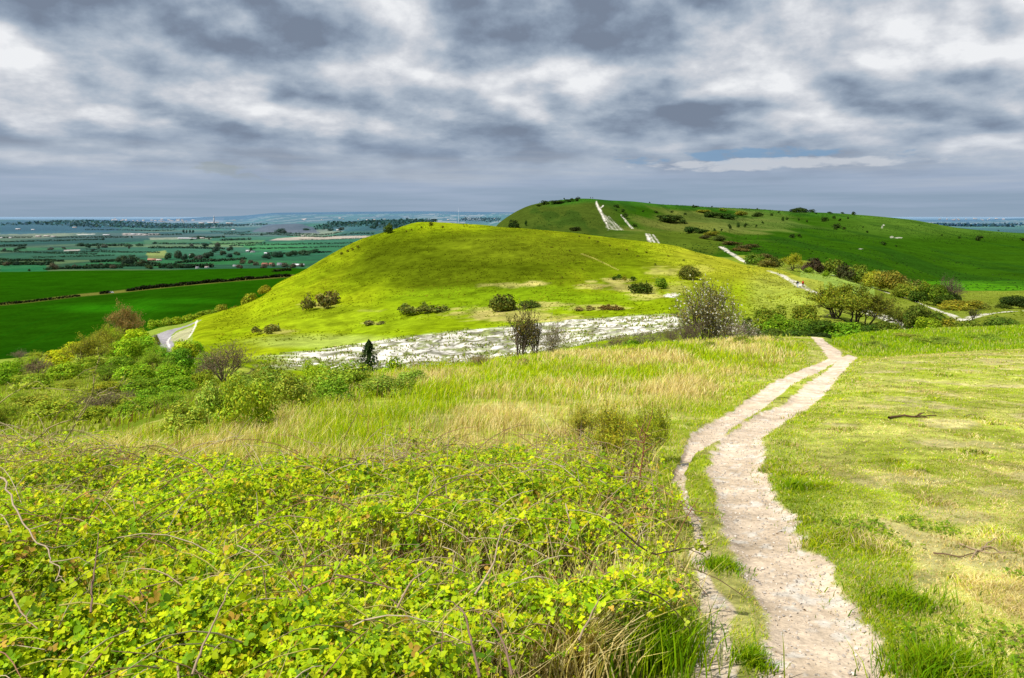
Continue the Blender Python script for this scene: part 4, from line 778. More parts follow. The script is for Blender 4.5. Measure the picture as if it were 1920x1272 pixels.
LEFT = [(20,800,90,50,(.17,.24,.02),26),(90,785,90,40,(.22,.28,.03),30),(175,800,90,44,(.18,.25,.02),25),(255,806,90,50,(.17,.24,.02),22),(320,796,90,56,(.20,.27,.02),21),(-30,810,80,50,(.16,.23,.02),24),(290,770,80,50,(.16,.25,.02),32),(60,770,80,34,(.2,.27,.03),40),(205,640,70,34,GR2,118),(255,640,60,30,YG_,116),(270,662,60,38,(.20,.32,.02),104),(235,672,70,44,GR,100),(300,668,60,30,(.19,.30,.02),98),(345,660,60,28,GR2,102),(368,652,40,26,(.15,.28,.02),104),(330,690,70,44,(.14,.26,.02),88),(280,698,70,44,(.18,.28,.02),84),(385,690,50,36,(.17,.29,.02),86),
 (225,706,60,40,(.16,.27,.02),84),(110,690,60,40,YG_,98),(60,706,56,36,(.20,.30,.02),96),(20,722,56,40,GR,88),(0,748,60,44,(.13,.24,.015),74),(120,724,70,44,(.19,.29,.02),76),(200,732,80,44,(.12,.21,.015),72),(260,738,80,50,(.17,.27,.02),66),(325,736,80,54,(.14,.25,.015),62),(60,748,70,38,(.24,.30,.03),66),(130,752,60,30,(.23,.29,.03),60),
 (200,764,70,34,(.17,.23,.02),54),(270,768,80,44,(.14,.23,.02),50),(335,766,70,44,(.16,.26,.02),48),(30,778,70,36,(.23,.30,.03),46),(380,745,60,46,(.18,.28,.02),50),(150,780,60,24,(.20,.26,.03),42),(240,792,70,26,(.22,.28,.04),36),(70,690,50,30,(.27,.33,.03),108),(140,660,50,24,YG_,116),(-40,740,80,50,GR,80),(-50,780,90,50,GR2,46),(310,715,60,40,(.21,.30,.02),74),(170,705,60,36,(.16,.26,.02),88)]
for i, (px, py, w, h, c, Y) in enumerate(LEFT):
    sh = 'yellow green' if c[0] > .185 else ('mid green' if c[0] > .15 else 'deep green')
    plant(('big%d' % (i % 3)) if i % 4 else 'willow%d' % (i % 2), 'bush', f'rounded {sh} bush among the dense scrub of the left slope', px, py + 4, w * 1.05, h, (c[0] * 1.35, c[1] * 1.3, c[2]), f'{sh} bushes of the left scrub slope', Y=Y)
# bramble bushes on the meadow crest
for px, py, w, h, c, Y, l in [
 (462,800,125,105,(.24,.34,.02),12.2,'leafy bramble bush with a dark shadowed heart at the left of the meadow crest'),(545,765,110,72,(.20,.26,.03),14.5,'bramble bush on the crest right in front of the left chalk tip'),(395,790,90,80,(.24,.28,.04),12.6,'thin yellowish bramble bush left of the one with the dark heart'),
 (625,765,90,60,(.15,.23,.02),15.5,'dark green bramble mound in the straw grass'),(640,730,140,54,(.19,.25,.02),18,'wide bramble mound on the crest below the juniper'),(722,755,120,54,(.18,.25,.03),16.5,'bramble bush right of the mound below the juniper'),(590,712,60,40,(.26,.34,.02),20,'bright yellow bramble tip on the crest left of the juniper'),(500,720,80,44,(.17,.24,.03),19,'small bramble bush on the crest below the rounded bare shrub'),(345,800,110,50,(.22,.27,.03),11.8,'low bramble mound at the left end of the meadow'),(775,735,80,36,(.20,.26,.03),19,'low bramble sprawl in the meadow right of the juniper'),(480,755,140,70,(.18,.25,.03),15.5,'broad bramble bank behind the bush with the dark heart')]:
    plant('bramble%d' % (px % 2), 'bramble_bush', l, px, py, w, h, c, 'bramble bushes on the meadow crest', Y=Y, gain=1.7)
for px, py, w, h, c, Y, l in [(1150,860,120,115,(.30,.31,.02),8.6,'tall thin brownish briar shrub rising from the brambles near the path'),(1215,845,80,95,(.28,.34,.02),9.0,'greener briar shrub between the brown briar and the path'),(1090,815,80,60,(.34,.32,.04),10.5,'dry briar shrub behind the tall brownish one')]:
    plant('blossom0' if px == 0 else 'willow%d' % (px % 2), 'briar', l, px, py, w, h, c, 'briar shrubs beside the path', cat='shrub', Y=Y, gain=1.4)
for px, py, w, h, c, Y in [(1330,655,30,16,(.20,.22,.03),32),(1395,650,40,18,(.17,.2,.02),34),(1260,662,34,14,(.2,.2,.04),31),(1180,672,40,14,(.22,.24,.04),29),(1050,685,40,16,(.2,.24,.03),27),(980,700,36,18,(.24,.22,.06),25),(1460,640,30,12,(.2,.24,.03),35)]:
    plant('leafy%d' % (px % 4), 'low_bush', 'small low bush in the tall grass along the meadow crest', px, py + 5, w, h, c, 'small low bushes along the meadow crest', Y=Y, gain=1.5)
for px, py, w, h, c, Y, l in [(1640,660,60,14,(.2,.28,.03),38,'low dark plant mound on the left of the grassy bank'),(1760,652,90,16,(.22,.29,.03),41,'long leafy plant mound on the face of the grassy bank'),(1850,645,80,14,(.22,.28,.03),43,'leafy plant mound on the bank face near the right edge'),(1700,640,60,10,(.25,.31,.04),45,'thin leafy strip high on the bank face'),(1635,652,12,14,(.16,.22,.03),42,'small upright bush on the left end of the bank')]:
    plant('bramble%d' % (px % 2), 'low_plant', l, px, py, w, h, c, 'leafy mounds on the grassy bank', cat='plant', Y=Y, gain=1.4)
# ------------------------------------------------------------------ vale: hedges, trees, houses, turbine
def at(px, Y): x = (px - CX) / F * Y; return x, Y, float(Hbare(np.array([x]), np.array([Y]))[0])
def hedge(label, pts, hpx, color, group=None, ymin=210, name='hedgerow', dens=2.2):
    P_ = [hit(px, py, ymin) for px, py in pts]; A = []; r = np.random.default_rng(int(abs(pts[0][0] * 31 + pts[0][1] * 7)))
    Ymid = np.mean([p[1] for p in P_]); hm = hpx * Ymid / F
    for (p, q), (a, b) in zip(zip(P_[:-1], P_[1:]), zip(pts[:-1], pts[1:])):
        n = int(abs(b[0] - a[0]) * dens * max(1.6, hpx / 2)) + 30; s = r.uniform(0, 1, n); A.append(np.stack([p[0] + (q[0] - p[0]) * s, p[1] + (q[1] - p[1]) * s], 1))
    A = np.concatenate(A); n = len(A); prof = .45 + .9 * fbm(A[:, 0] / (hm * 3), A[:, 1] / (hm * 6), 5, 3)
    A = A + r.normal(size=A.shape) * hm * .3; z = Hbare(A[:, 0], A[:, 1]) + hm * prof * r.uniform(.1, 1, n)
    V, Q = quads_at(np.column_stack([A, z]), unit(r.normal(size=(n, 3)) + np.array([-.2, -.5, .5])), hm * .34 * r.uniform(.6, 1.3, n), r, .8)
    c0 = V.mean(0); o = link(name, mesh_np(name, V - c0, Q, None, tints(n, r, .6, 1.4), (M_LEAF,))); o.location = c0; o.color = tuple(color) + (1,)
    return tag(o, label, 'hedge', group)
HD = (.022, .028, .010)
hedge('dark hedge between the two green fields, long right hand length', [(240,546.5),(330,537),(430,528),(545,519)], 6, HD)
hedge('short clipped hedge piece beside the parked car', [(188,552),(206,550)], 5, HD)
hedge('left length of the hedge between the two green fields', [(-30,576),(60,566.5),(150,556)], 4.5, HD)
hedge('dark hedge end at the upper right corner of the upper green field', [(513,510),(545,508)], 6, (.03,.05,.012))
VH = (.038, .08, .04)
for i, (pts, h) in enumerate([([(0,497),(60,497),(100,497)],7),([(85,507),(110,505),(230,503)],5),([(160,501),(260,500),(340,499)],5),([(300,503),(340,503),(400,502)],7),([(0,472),(60,475),(180,478)],3.5),([(130,473),(300,475)],3),([(60,484),(160,482),(215,480)],3),([(0,490),(70,490),(120,491)],5),([(155,462),(240,462)],4.5),([(160,468),(235,474)],2.5),([(0,455),(100,453),(190,450)],3),([(0,463),(50,462)],4),
    ([(290,458),(400,459),(500,457)],3),([(280,466),(350,466),(420,468)],4),([(355,448),(420,446)],4),([(430,462),(560,459),(720,455)],3),([(470,468),(590,465),(690,462)],3),([(500,478),(620,474)],4),([(415,452),(470,450)],4),([(330,494),(420,490),(460,487)],5),([(170,493),(215,491)],5),([(240,497),(300,497)],6),([(100,447),(240,446)],3),([(0,447),(60,446)],3),([(420,440),(520,441),(700,440)],3),([(270,441),(340,441)],3),([(560,450),(700,448)],2),([(395,436),(470,436)],2.5),([(500,438),(640,436)],3),([(160,432),(330,433)],2.5),([(330,428),(440,429)],2)]):
    far_ = np.clip((500 - pts[0][1]) / 70, 0, 1); col = tuple(np.array(VH) * (1 - .5 * far_) + np.array((.06, .12, .13)) * .5 * far_)  # distance haze mixed into the hedge colour
    hedge('one of the dark hedgerows dividing the fields of the vale', pts, h, col, 'hedgerows dividing the fields of the vale', 1200)
random.seed(5)
VT = [(102,505,18,14),(55,508,6,5),(228,494,24,17),(250,494,24,18),(238,497,24,16),(266,497,18,12),(315,486,16,14),(335,484,18,16),(345,487,14,13),(360,484,14,11),(372,487,18,10),(385,484,16,12),(395,481,14,12),(405,473,16,14),(418,478,14,10),(352,502,18,9),(334,502,12,9),(318,503,12,7),(280,504,16,8),(212,503,14,8),(140,503,12,9),(125,503,10,8),(180,503,14,9),(190,499,10,7),(30,497,14,9),(12,498,14,9),(78,497,12,7),(430,482,12,8),(445,478,14,8),(455,494,14,9),(470,494,12,8),(480,497,12,8),(450,503,14,9),(495,503,14,9),(512,500,10,9),(535,500,14,9),(550,502,14,10),(565,500,12,8),(500,485,20,10),(520,482,24,12),(545,480,26,12),(570,478,24,11),(590,474,18,9),(470,472,10,9),(430,470,14,10),(408,462,12,9),(385,462,14,8),(360,463,10,7),(195,464,14,8),(185,466,8,6),(165,464,12,8),(242,466,5,6),(240,462,18,7),(262,461,16,6),(175,470,10,5),(150,461,14,7),(120,467,10,5),(95,468,12,5),(40,467,18,7),(30,470,10,6),(8,471,10,7),(193,450,7,6),(247,446,4,5),(290,457,10,5),(372,448,9,7),(360,450,7,4),(392,449,5,5),(420,445,6,4),(344,437,5,8),(350,437,4,8),(356,437,4,8),(362,437,5,7),(561,441,3,7),(490,441,6,4),(455,441,8,4),(525,436,20,9),(532,437,14,7),(660,420,7,5),(652,421,6,4),(645,421,5,4),(700,428,14,6),(620,432,14,5),(640,431,14,6),(575,431,14,4)]
for i, (px, py, w, h) in enumerate(VT):
    f = np.clip((505 - py) / 75, 0, 1); base = random.choice([(.028,.055,.02),(.04,.065,.024),(.075,.07,.045),(.025,.05,.026)]); col = tuple(1.45 * np.array(base) * (1 - .55 * f) + np.array((.06,.13,.15)) * .55 * f)  # trees turn bluer far off, haze painted into their colour
    nm = 'nearest' if py > 478 else ('middle' if py > 455 else 'farthest')
    plant('leafy%d' % (i % 4) if w > 11 else 'dot%d' % (i % 3), 'tree', {'nearest': 'one of the dark trees in the copses around the village and farm', 'middle': 'one of the bluish green hedgerow trees in the middle of the vale', 'farthest': 'one of the small blue grey trees in the far vale'}[nm], px, py + 1, w, h, col, {'nearest': 'trees around the village and farm', 'middle': 'hedgerow trees in the middle of the vale', 'farthest': 'small trees of the far vale'}[nm], cat='tree', parts=False, bx=1200)
# woods too far to count, blue haze put into their colours
def woodland(label, pts, hpx, depth, color, n=900):
    r = np.random.default_rng(int(abs(pts[0][0]) + 3)); P_ = np.array([hit(px, py, 1500) for px, py in pts]); s = r.uniform(0, len(P_) - 1.001, n); k = s.astype(int); f = (s - k)[:, None]
    A = P_[k] * (1 - f) + P_[k + 1] * f; A[:, 1] += r.uniform(0, depth, n); hm = hpx * A[:, 1].mean() / F
    z = Hbare(A[:, 0], A[:, 1]) + hm * r.uniform(.1, 1, n) * (.4 + .9 * fbm(A[:, 0] / (hm * 5), A[:, 1] / 900, 3, 3)); V, Q = quads_at(np.column_stack([A, z]), unit(r.normal(size=(n, 3)) + np.array([-.2, -.4, .6])), hm * .5 * r.uniform(.6, 1.3, n), r, .8)
    c0 = V.mean(0); o = link('woodland', mesh_np('woodland', V - c0, Q, None, tints(n, r, .6, 1.4), (M_LEAF,))); o.location = c0; o.color = tuple(color) + (1,); tag(o, label, 'wood', None, 'stuff')
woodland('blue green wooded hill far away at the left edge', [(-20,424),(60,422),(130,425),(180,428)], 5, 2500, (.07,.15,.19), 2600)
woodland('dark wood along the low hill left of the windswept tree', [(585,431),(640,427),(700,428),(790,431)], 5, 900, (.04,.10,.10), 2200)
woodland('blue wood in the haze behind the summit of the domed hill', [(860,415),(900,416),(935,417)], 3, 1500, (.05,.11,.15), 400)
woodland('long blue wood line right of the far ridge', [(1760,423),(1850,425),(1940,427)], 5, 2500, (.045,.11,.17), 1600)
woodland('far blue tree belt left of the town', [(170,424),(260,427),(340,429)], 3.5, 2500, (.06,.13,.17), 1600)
# houses
def house(px, py, w, hpx, wall, roof, label, group, ymin=1300, parts=True, yaw=None):
    x, y = hit(px, py, ymin); z = float(Hbare(np.array([x]), np.array([y]))[0]); root = link('house', None); root.location = (x, y, z); W = w * y / F; D = min(W * .7, 9); Hh = hpx * y / F
    root.rotation_euler = (0, 0, random.uniform(-.4, .4) if yaw is None else yaw)
    mb = MB(); mb.box(0, 0, Hh * .29, W, D, Hh * .62)
    g = [(-W/2, -D/2, Hh*.6), (-W/2, D/2, Hh*.6), (-W/2, 0, Hh*.97), (W/2, -D/2, Hh*.6), (W/2, D/2, Hh*.6), (W/2, 0, Hh*.97)]; mb.add(g, None, [(0, 2, 1), (3, 4, 5)])
    o = link('wall', mb.mesh('wall', (M_OBJ,)), root); o.color = wall + (1,)
    mb = MB(); e = .04 * W; t = .05 * Hh
    for s in (-1, 1):
        a = np.array([(-W/2-e, s*(D/2+e), Hh*.57), (W/2+e, s*(D/2+e), Hh*.57), (W/2+e, 0, Hh*.98), (-W/2-e, 0, Hh*.98)]); b = a + np.array([0, 0, t]); mb.add(np.concatenate([a, b]), [(0,1,2,3),(4,5,6,7),(0,1,5,4),(1,2,6,5),(2,3,7,6),(3,0,4,7)])
    rf = link('roof', mb.mesh('roof', (M_OBJ,)), root); rf.color = roof + (1,)
    if w > 6:
        mb = MB(); mb.box(W*.3, 0, Hh*1.03, W*.07, W*.07, Hh*.22); c = link('chimney', mb.mesh('chimney', (M_OBJ,)), rf); c.color = (.25,.13,.09,1)
        for k in (-1, 1):
            mb = MB(); mb.box(k*W*.24, -D/2-.02, Hh*.32, W*.14, .12, Hh*.22); c = link('window', mb.mesh('window', (M_OBJ,)), root); c.color = (.05,.06,.07,1)
    return tag(root, label, 'house', group)
RED, WH, GRY = (.30,.12,.08), (.72,.70,.68), (.20,.20,.22)
for px, py, w, h, wl, rf, lb in [(497,497,11,5,(.45,.25,.18),RED,'wide red roofed house in the village, leftmost of its row'),(509,497,8,5,(.5,.3,.22),RED,'second red roofed house in the village row'),(524,497,8,5,WH,GRY,'pale grey house between the red roofs and the white barn'),(533,498,7,5,(.6,.55,.55),(.3,.2,.2),'small pinkish house beside the white barn'),(562,499,16,5,WH,(.75,.75,.75),'long white barn at the right end of the village'),(552,497,7,4,WH,GRY,'small white house left of the long barn'),(466,472,9,4,WH,(.5,.5,.5),'white farmhouse above the village'),(474,473,7,3.5,WH,GRY,'smaller white farm building beside the farmhouse'),(500,476,9,3.5,(.55,.57,.6),(.6,.62,.65),'pale blue grey shed right of the farmhouse'),(285,489,14,5,(.5,.3,.2),(.45,.22,.15),'low orange brown farm building left of the bare wood'),(298,489,9,4,(.6,.5,.4),(.5,.4,.35),'pale sandy barn beside the orange farm building'),(357,480,4,4.5,WH,GRY,'tiny white house among the dark trees of the farm'),(370,503,6,4,WH,GRY,'tiny white cottage at the upper edge of the green field'),(388,502,7,3.5,(.6,.6,.58),(.3,.25,.22),'pale cottage right of the tiny one at the field edge'),(440,499,6,3.5,WH,GRY,'small white cottage left of the red roofed village'),(448,499,4,3,WH,GRY,'smallest cottage left of the red roofed village')]:
    house(px, py + 1, w, h, wl, rf, lb, 'houses of the village and farms')
for px, py, w, h in [(34,431,8,2.2),(62,432,6,2),(20,447,6,2),(3,447,4,2),(140,428,7,2.2),(72,445,12,3),(88,444,10,2.4),(100,445,8,2.4),(200,442,14,2.2),(352,449,40,3),(378,448,12,2.6),(400,419,22,2.4),(378,420,10,2.4),(430,420,12,2.2),(235,441,7,2.2),(250,441,8,2.4),(262,441,6,2.2),(273,442,7,2.2),(285,441,9,2.4),(438,432,7,2),(636,433,10,2.4),(570,444,10,2)]:
    house(px, py, w, h, random.choice([(.5,.5,.5),(.46,.43,.38),(.48,.49,.52)]), random.choice([(.6,.6,.62),(.5,.45,.42)]), 'one of the pale farm buildings scattered in the middle of the vale', 'pale buildings scattered in the vale', 1500)
tb = MB(); tb.box(0, 0, .3, 1, .7, .6); tb.add([(-.5,-.35,.6),(.5,-.35,.6),(.5,.35,.6),(-.5,.35,.6),(-.5,0,1),(.5,0,1)], [(0,1,5,4),(2,3,4,5)], [(0,4,3),(1,2,5)])
TBM = tb.mesh('town_building', (M_OBJ,)); random.seed(11)
for i in range(70):
    c = random.choice([215, 225, 240, 290, 300, 310, 330, 350, 390, 470, 590, 640, 690, 860, 900, 1790, 1850]); px = c + random.gauss(0, 16 if c < 700 else 22); py = (random.gauss(414.2, 1.4) if c < 420 else random.gauss(412.5, .9))
    if 1700 > px > 930: continue
    x, y = hit(px, max(py, 410.2), 4000); o = link('town_building', TBM); o.location = (x, y, float(Hbare(np.array([x]), np.array([y]))[0])); s = y / F
    o.scale = (random.uniform(2.0, 5.5) * s, 20, random.uniform(1.2, 2.6) * s); g = random.uniform(.26, .42); o.color = (g, g * random.uniform(.94, 1), g * random.uniform(.92, 1.05), 1)
    tag(o, 'one of the pale buildings of the hazy town on the horizon', 'building', 'buildings of the hazy far town')
def turbine():
    x, y, z = at(860, 9000.); root = link('wind_turbine', None); root.location = (x, y, z); hub = (HY - 396) / F * y - z; r = 6.5 / F * y; s = y / F
    mb = MB(); mb.tube([(0,0,0),(0,0,hub*.5),(0,0,hub)], [.42*s,.34*s,.22*s], 8); o = link('tower', mb.mesh('tower', (M_OBJ,), True), root); o.color = (.62,.66,.72,1)
    mb = MB(); mb.tube([(0,-1.3*s,hub),(0,-.6*s,hub),(0,1.4*s,hub)], [.35*s,.55*s,.4*s], 6); o = link('nacelle', mb.mesh('nacelle', (M_OBJ,)), root); o.color = (.62,.66,.72,1)
    for k in range(3):
        a = math.radians(92 + 120 * k); u = np.array([math.cos(a), 0, math.sin(a)]); v = np.array([-math.sin(a), 0, math.cos(a)]); h = np.array([0, -1.5*s, hub]); mb = MB()
        pr = [(0,.2),(.15,.42),(.5,.3),(1,.08)]; V = []
        for f, w in pr:
            for dv, dd in ((-1,-.12),(1,-.12),(1,.12),(-1,.12)): V.append(h + u*f*r + v*dv*w*s*.45 + np.array([0, dd*s, 0]))
        Q = [(4*i+j, 4*i+(j+1)%4, 4*i+4+(j+1)%4, 4*i+4+j) for i in range(3) for j in range(4)] + [(12,13,14,15)]; mb.add(V, Q); o = link('blade', mb.mesh('blade', (M_OBJ,)), root); o.color = (.62,.66,.72,1)
    tag(root, 'white wind turbine far away on the horizon left of the ridge', 'wind turbine')
turbine()
def tower():
    x, y, z = at(401, 8200.); s = y / F; root = link('tower_block', None); root.location = (x, y, z); b = (HY - 409) / F * y - z
    mb = MB(); mb.box(0, 0, b/2, 2.2*s, 2*s, b); o = link('wall', mb.mesh('wall', (M_OBJ,)), root); o.color = (.30,.33,.37,1)
    mb = MB(); mb.box(0, 0, b*1.08, 1.5*s, 1.4*s, b*.16); mb.add([(-.75*s,-.7*s,b*1.16),(.75*s,-.7*s,b*1.16),(.75*s,.7*s,b*1.16),(-.75*s,.7*s,b*1.16),(0,0,b*1.34)], None, [(0,1,4),(1,2,4),(2,3,4),(3,0,4)]); o = link('turret', mb.mesh('turret', (M_OBJ,)), root); o.color = (.30,.33,.37,1)
    tag(root, 'pale tall tower rising above the far town', 'tower')
tower()
# car on the lane between the fields
def car():
    x, y = hit(208, 550, 215); z = float(H(np.array([x]), np.array([y]))[0]); root = link('parked_car', None); root.location = (x, y, z); root.rotation_euler = (0, 0, .12)
    prof = [(-2.15,.35),(-2.2,.75),(-1.95,.95),(-1.3,1.0),(-.75,1.42),(.75,1.45),(1.45,1.0),(2.05,.88),(2.2,.6),(2.15,.35)]
    V = [(a, -.85 if b < 1.05 else -.65, b) for a, b in prof] + [(a, .85 if b < 1.05 else .65, b) for a, b in prof]; n = len(prof); mb = MB()
    mb.add(V, [(i, (i+1)%n, n+(i+1)%n, n+i) for i in range(n)], [(0, i, i+1) for i in range(1, n-1)] + [(n, n+i+1, n+i) for i in range(1, n-1)])
    o = link('body', mb.mesh('body', (M_OBJ,)), root); o.color = (.62,.64,.68,1)
    for s in (-1, 1):
        mb = MB(); V = [(-1.1, s*.80, 1.04), (-.7, s*.69, 1.36), (.7, s*.69, 1.38), (1.25, s*.80, 1.04)]; mb.add(V, [(0,1,2,3)]); o = link('side_window', mb.mesh('side_window', (M_OBJ,)), root); o.color = (.03,.035,.04,1)
        for a in (-1.35, 1.35):
            mb = MB(); mb.tube([(a, s*.68, .33), (a, s*.88, .33)], [.33, .33], 14); t = np.arange(14) * 2 * math.pi / 14
            mb.add(np.column_stack([a + .33*np.cos(t), np.full(14, s*.885), .33 + .33*np.sin(t)]), None, [(0, i, i+1) for i in range(1, 13)]); w = link('wheel', mb.mesh('wheel', (M_OBJ,)), root); w.color = (.02,.02,.02,1)
            mb = MB(); mb.add(np.column_stack([a + .19*np.cos(t), np.full(14, s*.895), .33 + .19*np.sin(t)]), None, [(0, i, i+1) for i in range(1, 13)]); w2 = link('rim', mb.mesh('rim', (M_OBJ,)), w); w2.color = (.5,.5,.52,1)
    tag(root, 'silver car standing at the gap in the hedge between the green fields', 'car')
car()

# ------------------------------------------------------------------ people
def skin_mesh(name, verts, edges, radii, color, parent, root_i=0):
    me = bpy.data.meshes.new(name); me.from_pydata(verts, edges, []); me.materials.append(M_OBJ)
    o = link(name, me, parent); m = o.modifiers.new('skin', 'SKIN'); m.use_smooth_shade = True
    sv = me.skin_vertices[0].data
    for i, r in enumerate(radii): sv[i].radius = (r, r) if not isinstance(r, tuple) else r
    sv[root_i].use_root = True; s = o.modifiers.new('sub', 'SUBSURF'); s.levels = 1; s.render_levels = 1
    o.color = tuple(color) + (1,); return o
def person(label, px, Y, yaw, jacket, trousers, hair, stride, group, scale=1.0):
    x, y, z = at(px, Y); z = float(H(np.array([x]), np.array([y]))[0]); root = link('person', None); root.location = (x, y, z); root.rotation_euler = (0, 0, yaw); root.scale = (scale,) * 3
    s = stride
    J = {'pelvis': (0,0,.95), 'waist': (0,-.01,1.10), 'chest': (0,-.02,1.32), 'neck': (0,-.01,1.50), 'skull': (0,.02,1.60), 'crown': (0,.0,1.70), 'nose': (0,.11,1.61)}
    for sd_, n in ((-1,'l'), (1,'r')):
        k = s * sd_
        J.update({'hip'+n: (.10*sd_,0,.92), 'knee'+n: (.11*sd_, .20*k+.06, .50), 'ankle'+n: (.11*sd_, .34*k-.02 if k > 0 else .40*k, .09 if k > 0 else .13), 'toe'+n: (.12*sd_, (.34*k if k > 0 else .40*k)+.15, .035), 'sho'+n: (.19*sd_,-.02,1.43), 'elb'+n: (.26*sd_, -.14*k-.03, 1.15), 'wri'+n: (.25*sd_, -.26*k+.06, .93), 'palm'+n: (.245*sd_, -.28*k+.08, .86)})
        for f in range(4): J['k%d'%f+n] = (.245*sd_+.004*sd_, -.28*k+.055+.021*f, .80-.004*abs(f-1.5)); J['t%d'%f+n] = (.235*sd_, -.28*k+.06+.021*f, .745-.006*abs(f-1.5))
        J['tb'+n] = (.225*sd_, -.28*k+.125, .84); J['te'+n] = (.22*sd_, -.28*k+.14, .80)
    R = {'pelvis': (.15,.11), 'waist': (.14,.10), 'chest': (.16,.11), 'neck': .055, 'skull': .088, 'crown': .075, 'nose': .016, 'hip': .085, 'knee': .058, 'ankle': .042, 'toe': .032, 'sho': .065, 'elb': .042, 'wri': .030, 'palm': .034, 'tb': .011, 'te': .009}
    def rad(k): return R.get(k) or R.get(k[:-1]) or .0085
    E = [('pelvis','waist'),('waist','chest'),('chest','neck'),('neck','skull'),('skull','crown'),('skull','nose')]
    for n in 'lr':
        E += [('pelvis','hip'+n),('hip'+n,'knee'+n),('knee'+n,'ankle'+n),('ankle'+n,'toe'+n),('chest','sho'+n),('sho'+n,'elb'+n),('elb'+n,'wri'+n),('wri'+n,'palm'+n),('palm'+n,'tb'+n),('tb'+n,'te'+n)]
        for f in range(4): E += [('palm'+n,'k%d'%f+n),('k%d'%f+n,'t%d'%f+n)]
    ks = list(J); skin_mesh('body', [J[k] for k in ks], [(ks.index(a), ks.index(b)) for a, b in E], [rad(k) for k in ks], (.42,.25,.18), root)
    def cloth(name, keys, edges, grow, color, over={}):
        skin_mesh(name, [over.get(k, J[k]) for k in keys], [(keys.index(a), keys.index(b)) for a, b in edges], [tuple(v + grow for v in rad(k)) if isinstance(rad(k), tuple) else rad(k) + grow for k in keys], color, root)
    cloth('jacket', ['waist','pelvis','chest','shol','elbl','wril','shor','elbr','wrir','neck'], [('pelvis','waist'),('waist','chest'),('chest','neck'),('chest','shol'),('shol','elbl'),('elbl','wril'),('chest','shor'),('shor','elbr'),('elbr','wrir')], .03, jacket, {'neck': (0,-.01,1.46)})
    cloth('trousers', ['pelvis','hipl','kneel','anklel','hipr','kneer','ankler'], [('pelvis','hipl'),('hipl','kneel'),('kneel','anklel'),('pelvis','hipr'),('hipr','kneer'),('kneer','ankler')], .02, trousers)
    for n in 'lr': cloth('shoe', ['ankle'+n,'toe'+n], [('ankle'+n,'toe'+n)], .016, (.03,.025,.02))
    skin_mesh('hair', [(0,-.035,1.62),(0,-.02,1.70),(0,.035,1.725)], [(0,1),(1,2)], [.082,.085,.07], hair, root)
    return tag(root, label, 'person', group)
person('person in a dark jacket and pale blue trousers walking on the chalk path', 1495.5, 189, .3, (.02,.025,.03), (.42,.50,.58), (.03,.02,.015), .8, 'people walking on the white path', 1.02)
person('person in a bright red jacket and dark trousers walking on the chalk path', 1505.5, 190, .2, (.62,.035,.02), (.05,.03,.03), (.10,.06,.03), -.7, 'people walking on the white path')
person('left of the two tiny people in silhouette on the far summit', 1107.5, 680, 2.8, (.02,.03,.04), (.03,.03,.04), (.02,.02,.02), .3, 'people standing on the summit')
person('right of the two tiny people in silhouette on the far summit', 1111.5, 681, 3.3, (.03,.03,.03), (.02,.02,.03), (.02,.02,.02), -.2, 'people standing on the summit', .97)
# ------------------------------------------------------------------ foreground: brambles, grasses, stones, sticks
def Hn(x, y): return H(x, y)
def bramble_h(x, y):
    return (.12 + .85 * np.clip(fbm(x * .6 + 5, y * .6, 231, 3) - .2, 0, 1) + .42 * (fbm(x * 2.4, y * 2.4, 233, 3) - .5)) * (.6 + .4 * sstep(1.2, 3.2, y)) * (1 - .45 * sstep(5.5, 9, y)) * .85
_T9 = np.array([(0,0,0),(.18,.26,.05),(.48,.40,.085),(.80,.24,.03),(1,0,-.06),(.80,-.24,.03),(.48,-.40,.085),(.18,-.26,.05),(.30,0,-.015),(.68,0,-.03)])
_Q9 = np.array([(0,8,2,1),(8,9,3,2),(0,7,6,8),(8,6,5,9)]); _F9 = np.array([(9,4,3),(9,5,4)])
_T5 = np.array([(0,0,0),(.5,.38,.07),(1,0,-.05),(.5,-.38,.07),(.5,0,-.02)]); _F5 = np.array([(0,4,1),(4,2,1),(0,3,4),(4,3,2)])
def leaflets(pos, d, n, size, col, fine):
    T = _T9 if fine else _T5; k = len(T); m = len(pos); w = np.cross(n, d)
    V = pos[:, None] + size[:, None, None] * (T[None, :, 0, None] * d[:, None] + T[None, :, 1, None] * w[:, None] + T[None, :, 2, None] * n[:, None])
    off = np.arange(m)[:, None, None] * k
    return V.reshape(-1, 3), (off + _Q9).reshape(-1, 4) if fine else None, (off + (_F9 if fine else _F5)).reshape(-1, 3), np.repeat(col, k, 0)
def trifoliate(pos, nrm, size, col, r, fine):
    """three leaflets on a short stalk"""
    m = len(pos); a = unit(r.normal(size=(m, 3))); d = unit(np.cross(nrm, a)); w = np.cross(nrm, d); out = []
    for ang, s in ((0, 1.0), (1.25, .8), (-1.25, .8)):
        dd = d * math.cos(ang) + w * math.sin(ang); nn = unit(nrm + r.normal(size=(m, 3)) * .22); dd = unit(dd - nn * (dd * nn).sum(1, keepdims=True))
        out.append(leaflets(pos + dd * size[:, None] * .12, dd, nn, size * s, np.clip(col * r.uniform(.85, 1.15, (m, 1)), 0, 1), fine))
    return out
def pack(mb, parts):
    for V, Q, T, c in parts: mb.add(V, Q, T, c)
def bramble_colors(n, x, y, r):
    pal = np.array([(.47,.60,.006),(.58,.66,.008),(.36,.54,.006),(.19,.35,.006),(.62,.55,.015),(.52,.33,.05),(.09,.20,.006)]); w = [.26,.20,.21,.16,.07,.04,.06]
    c = pal[r.choice(7, n, p=w)]; t = fbm(x * .8, y * .8, 241, 3); return np.clip(c * (.72 + .56 * t)[:, None] * r.uniform(.75, 1.25, (n, 1)), 0, 1)
r = np.random.default_rng(77)
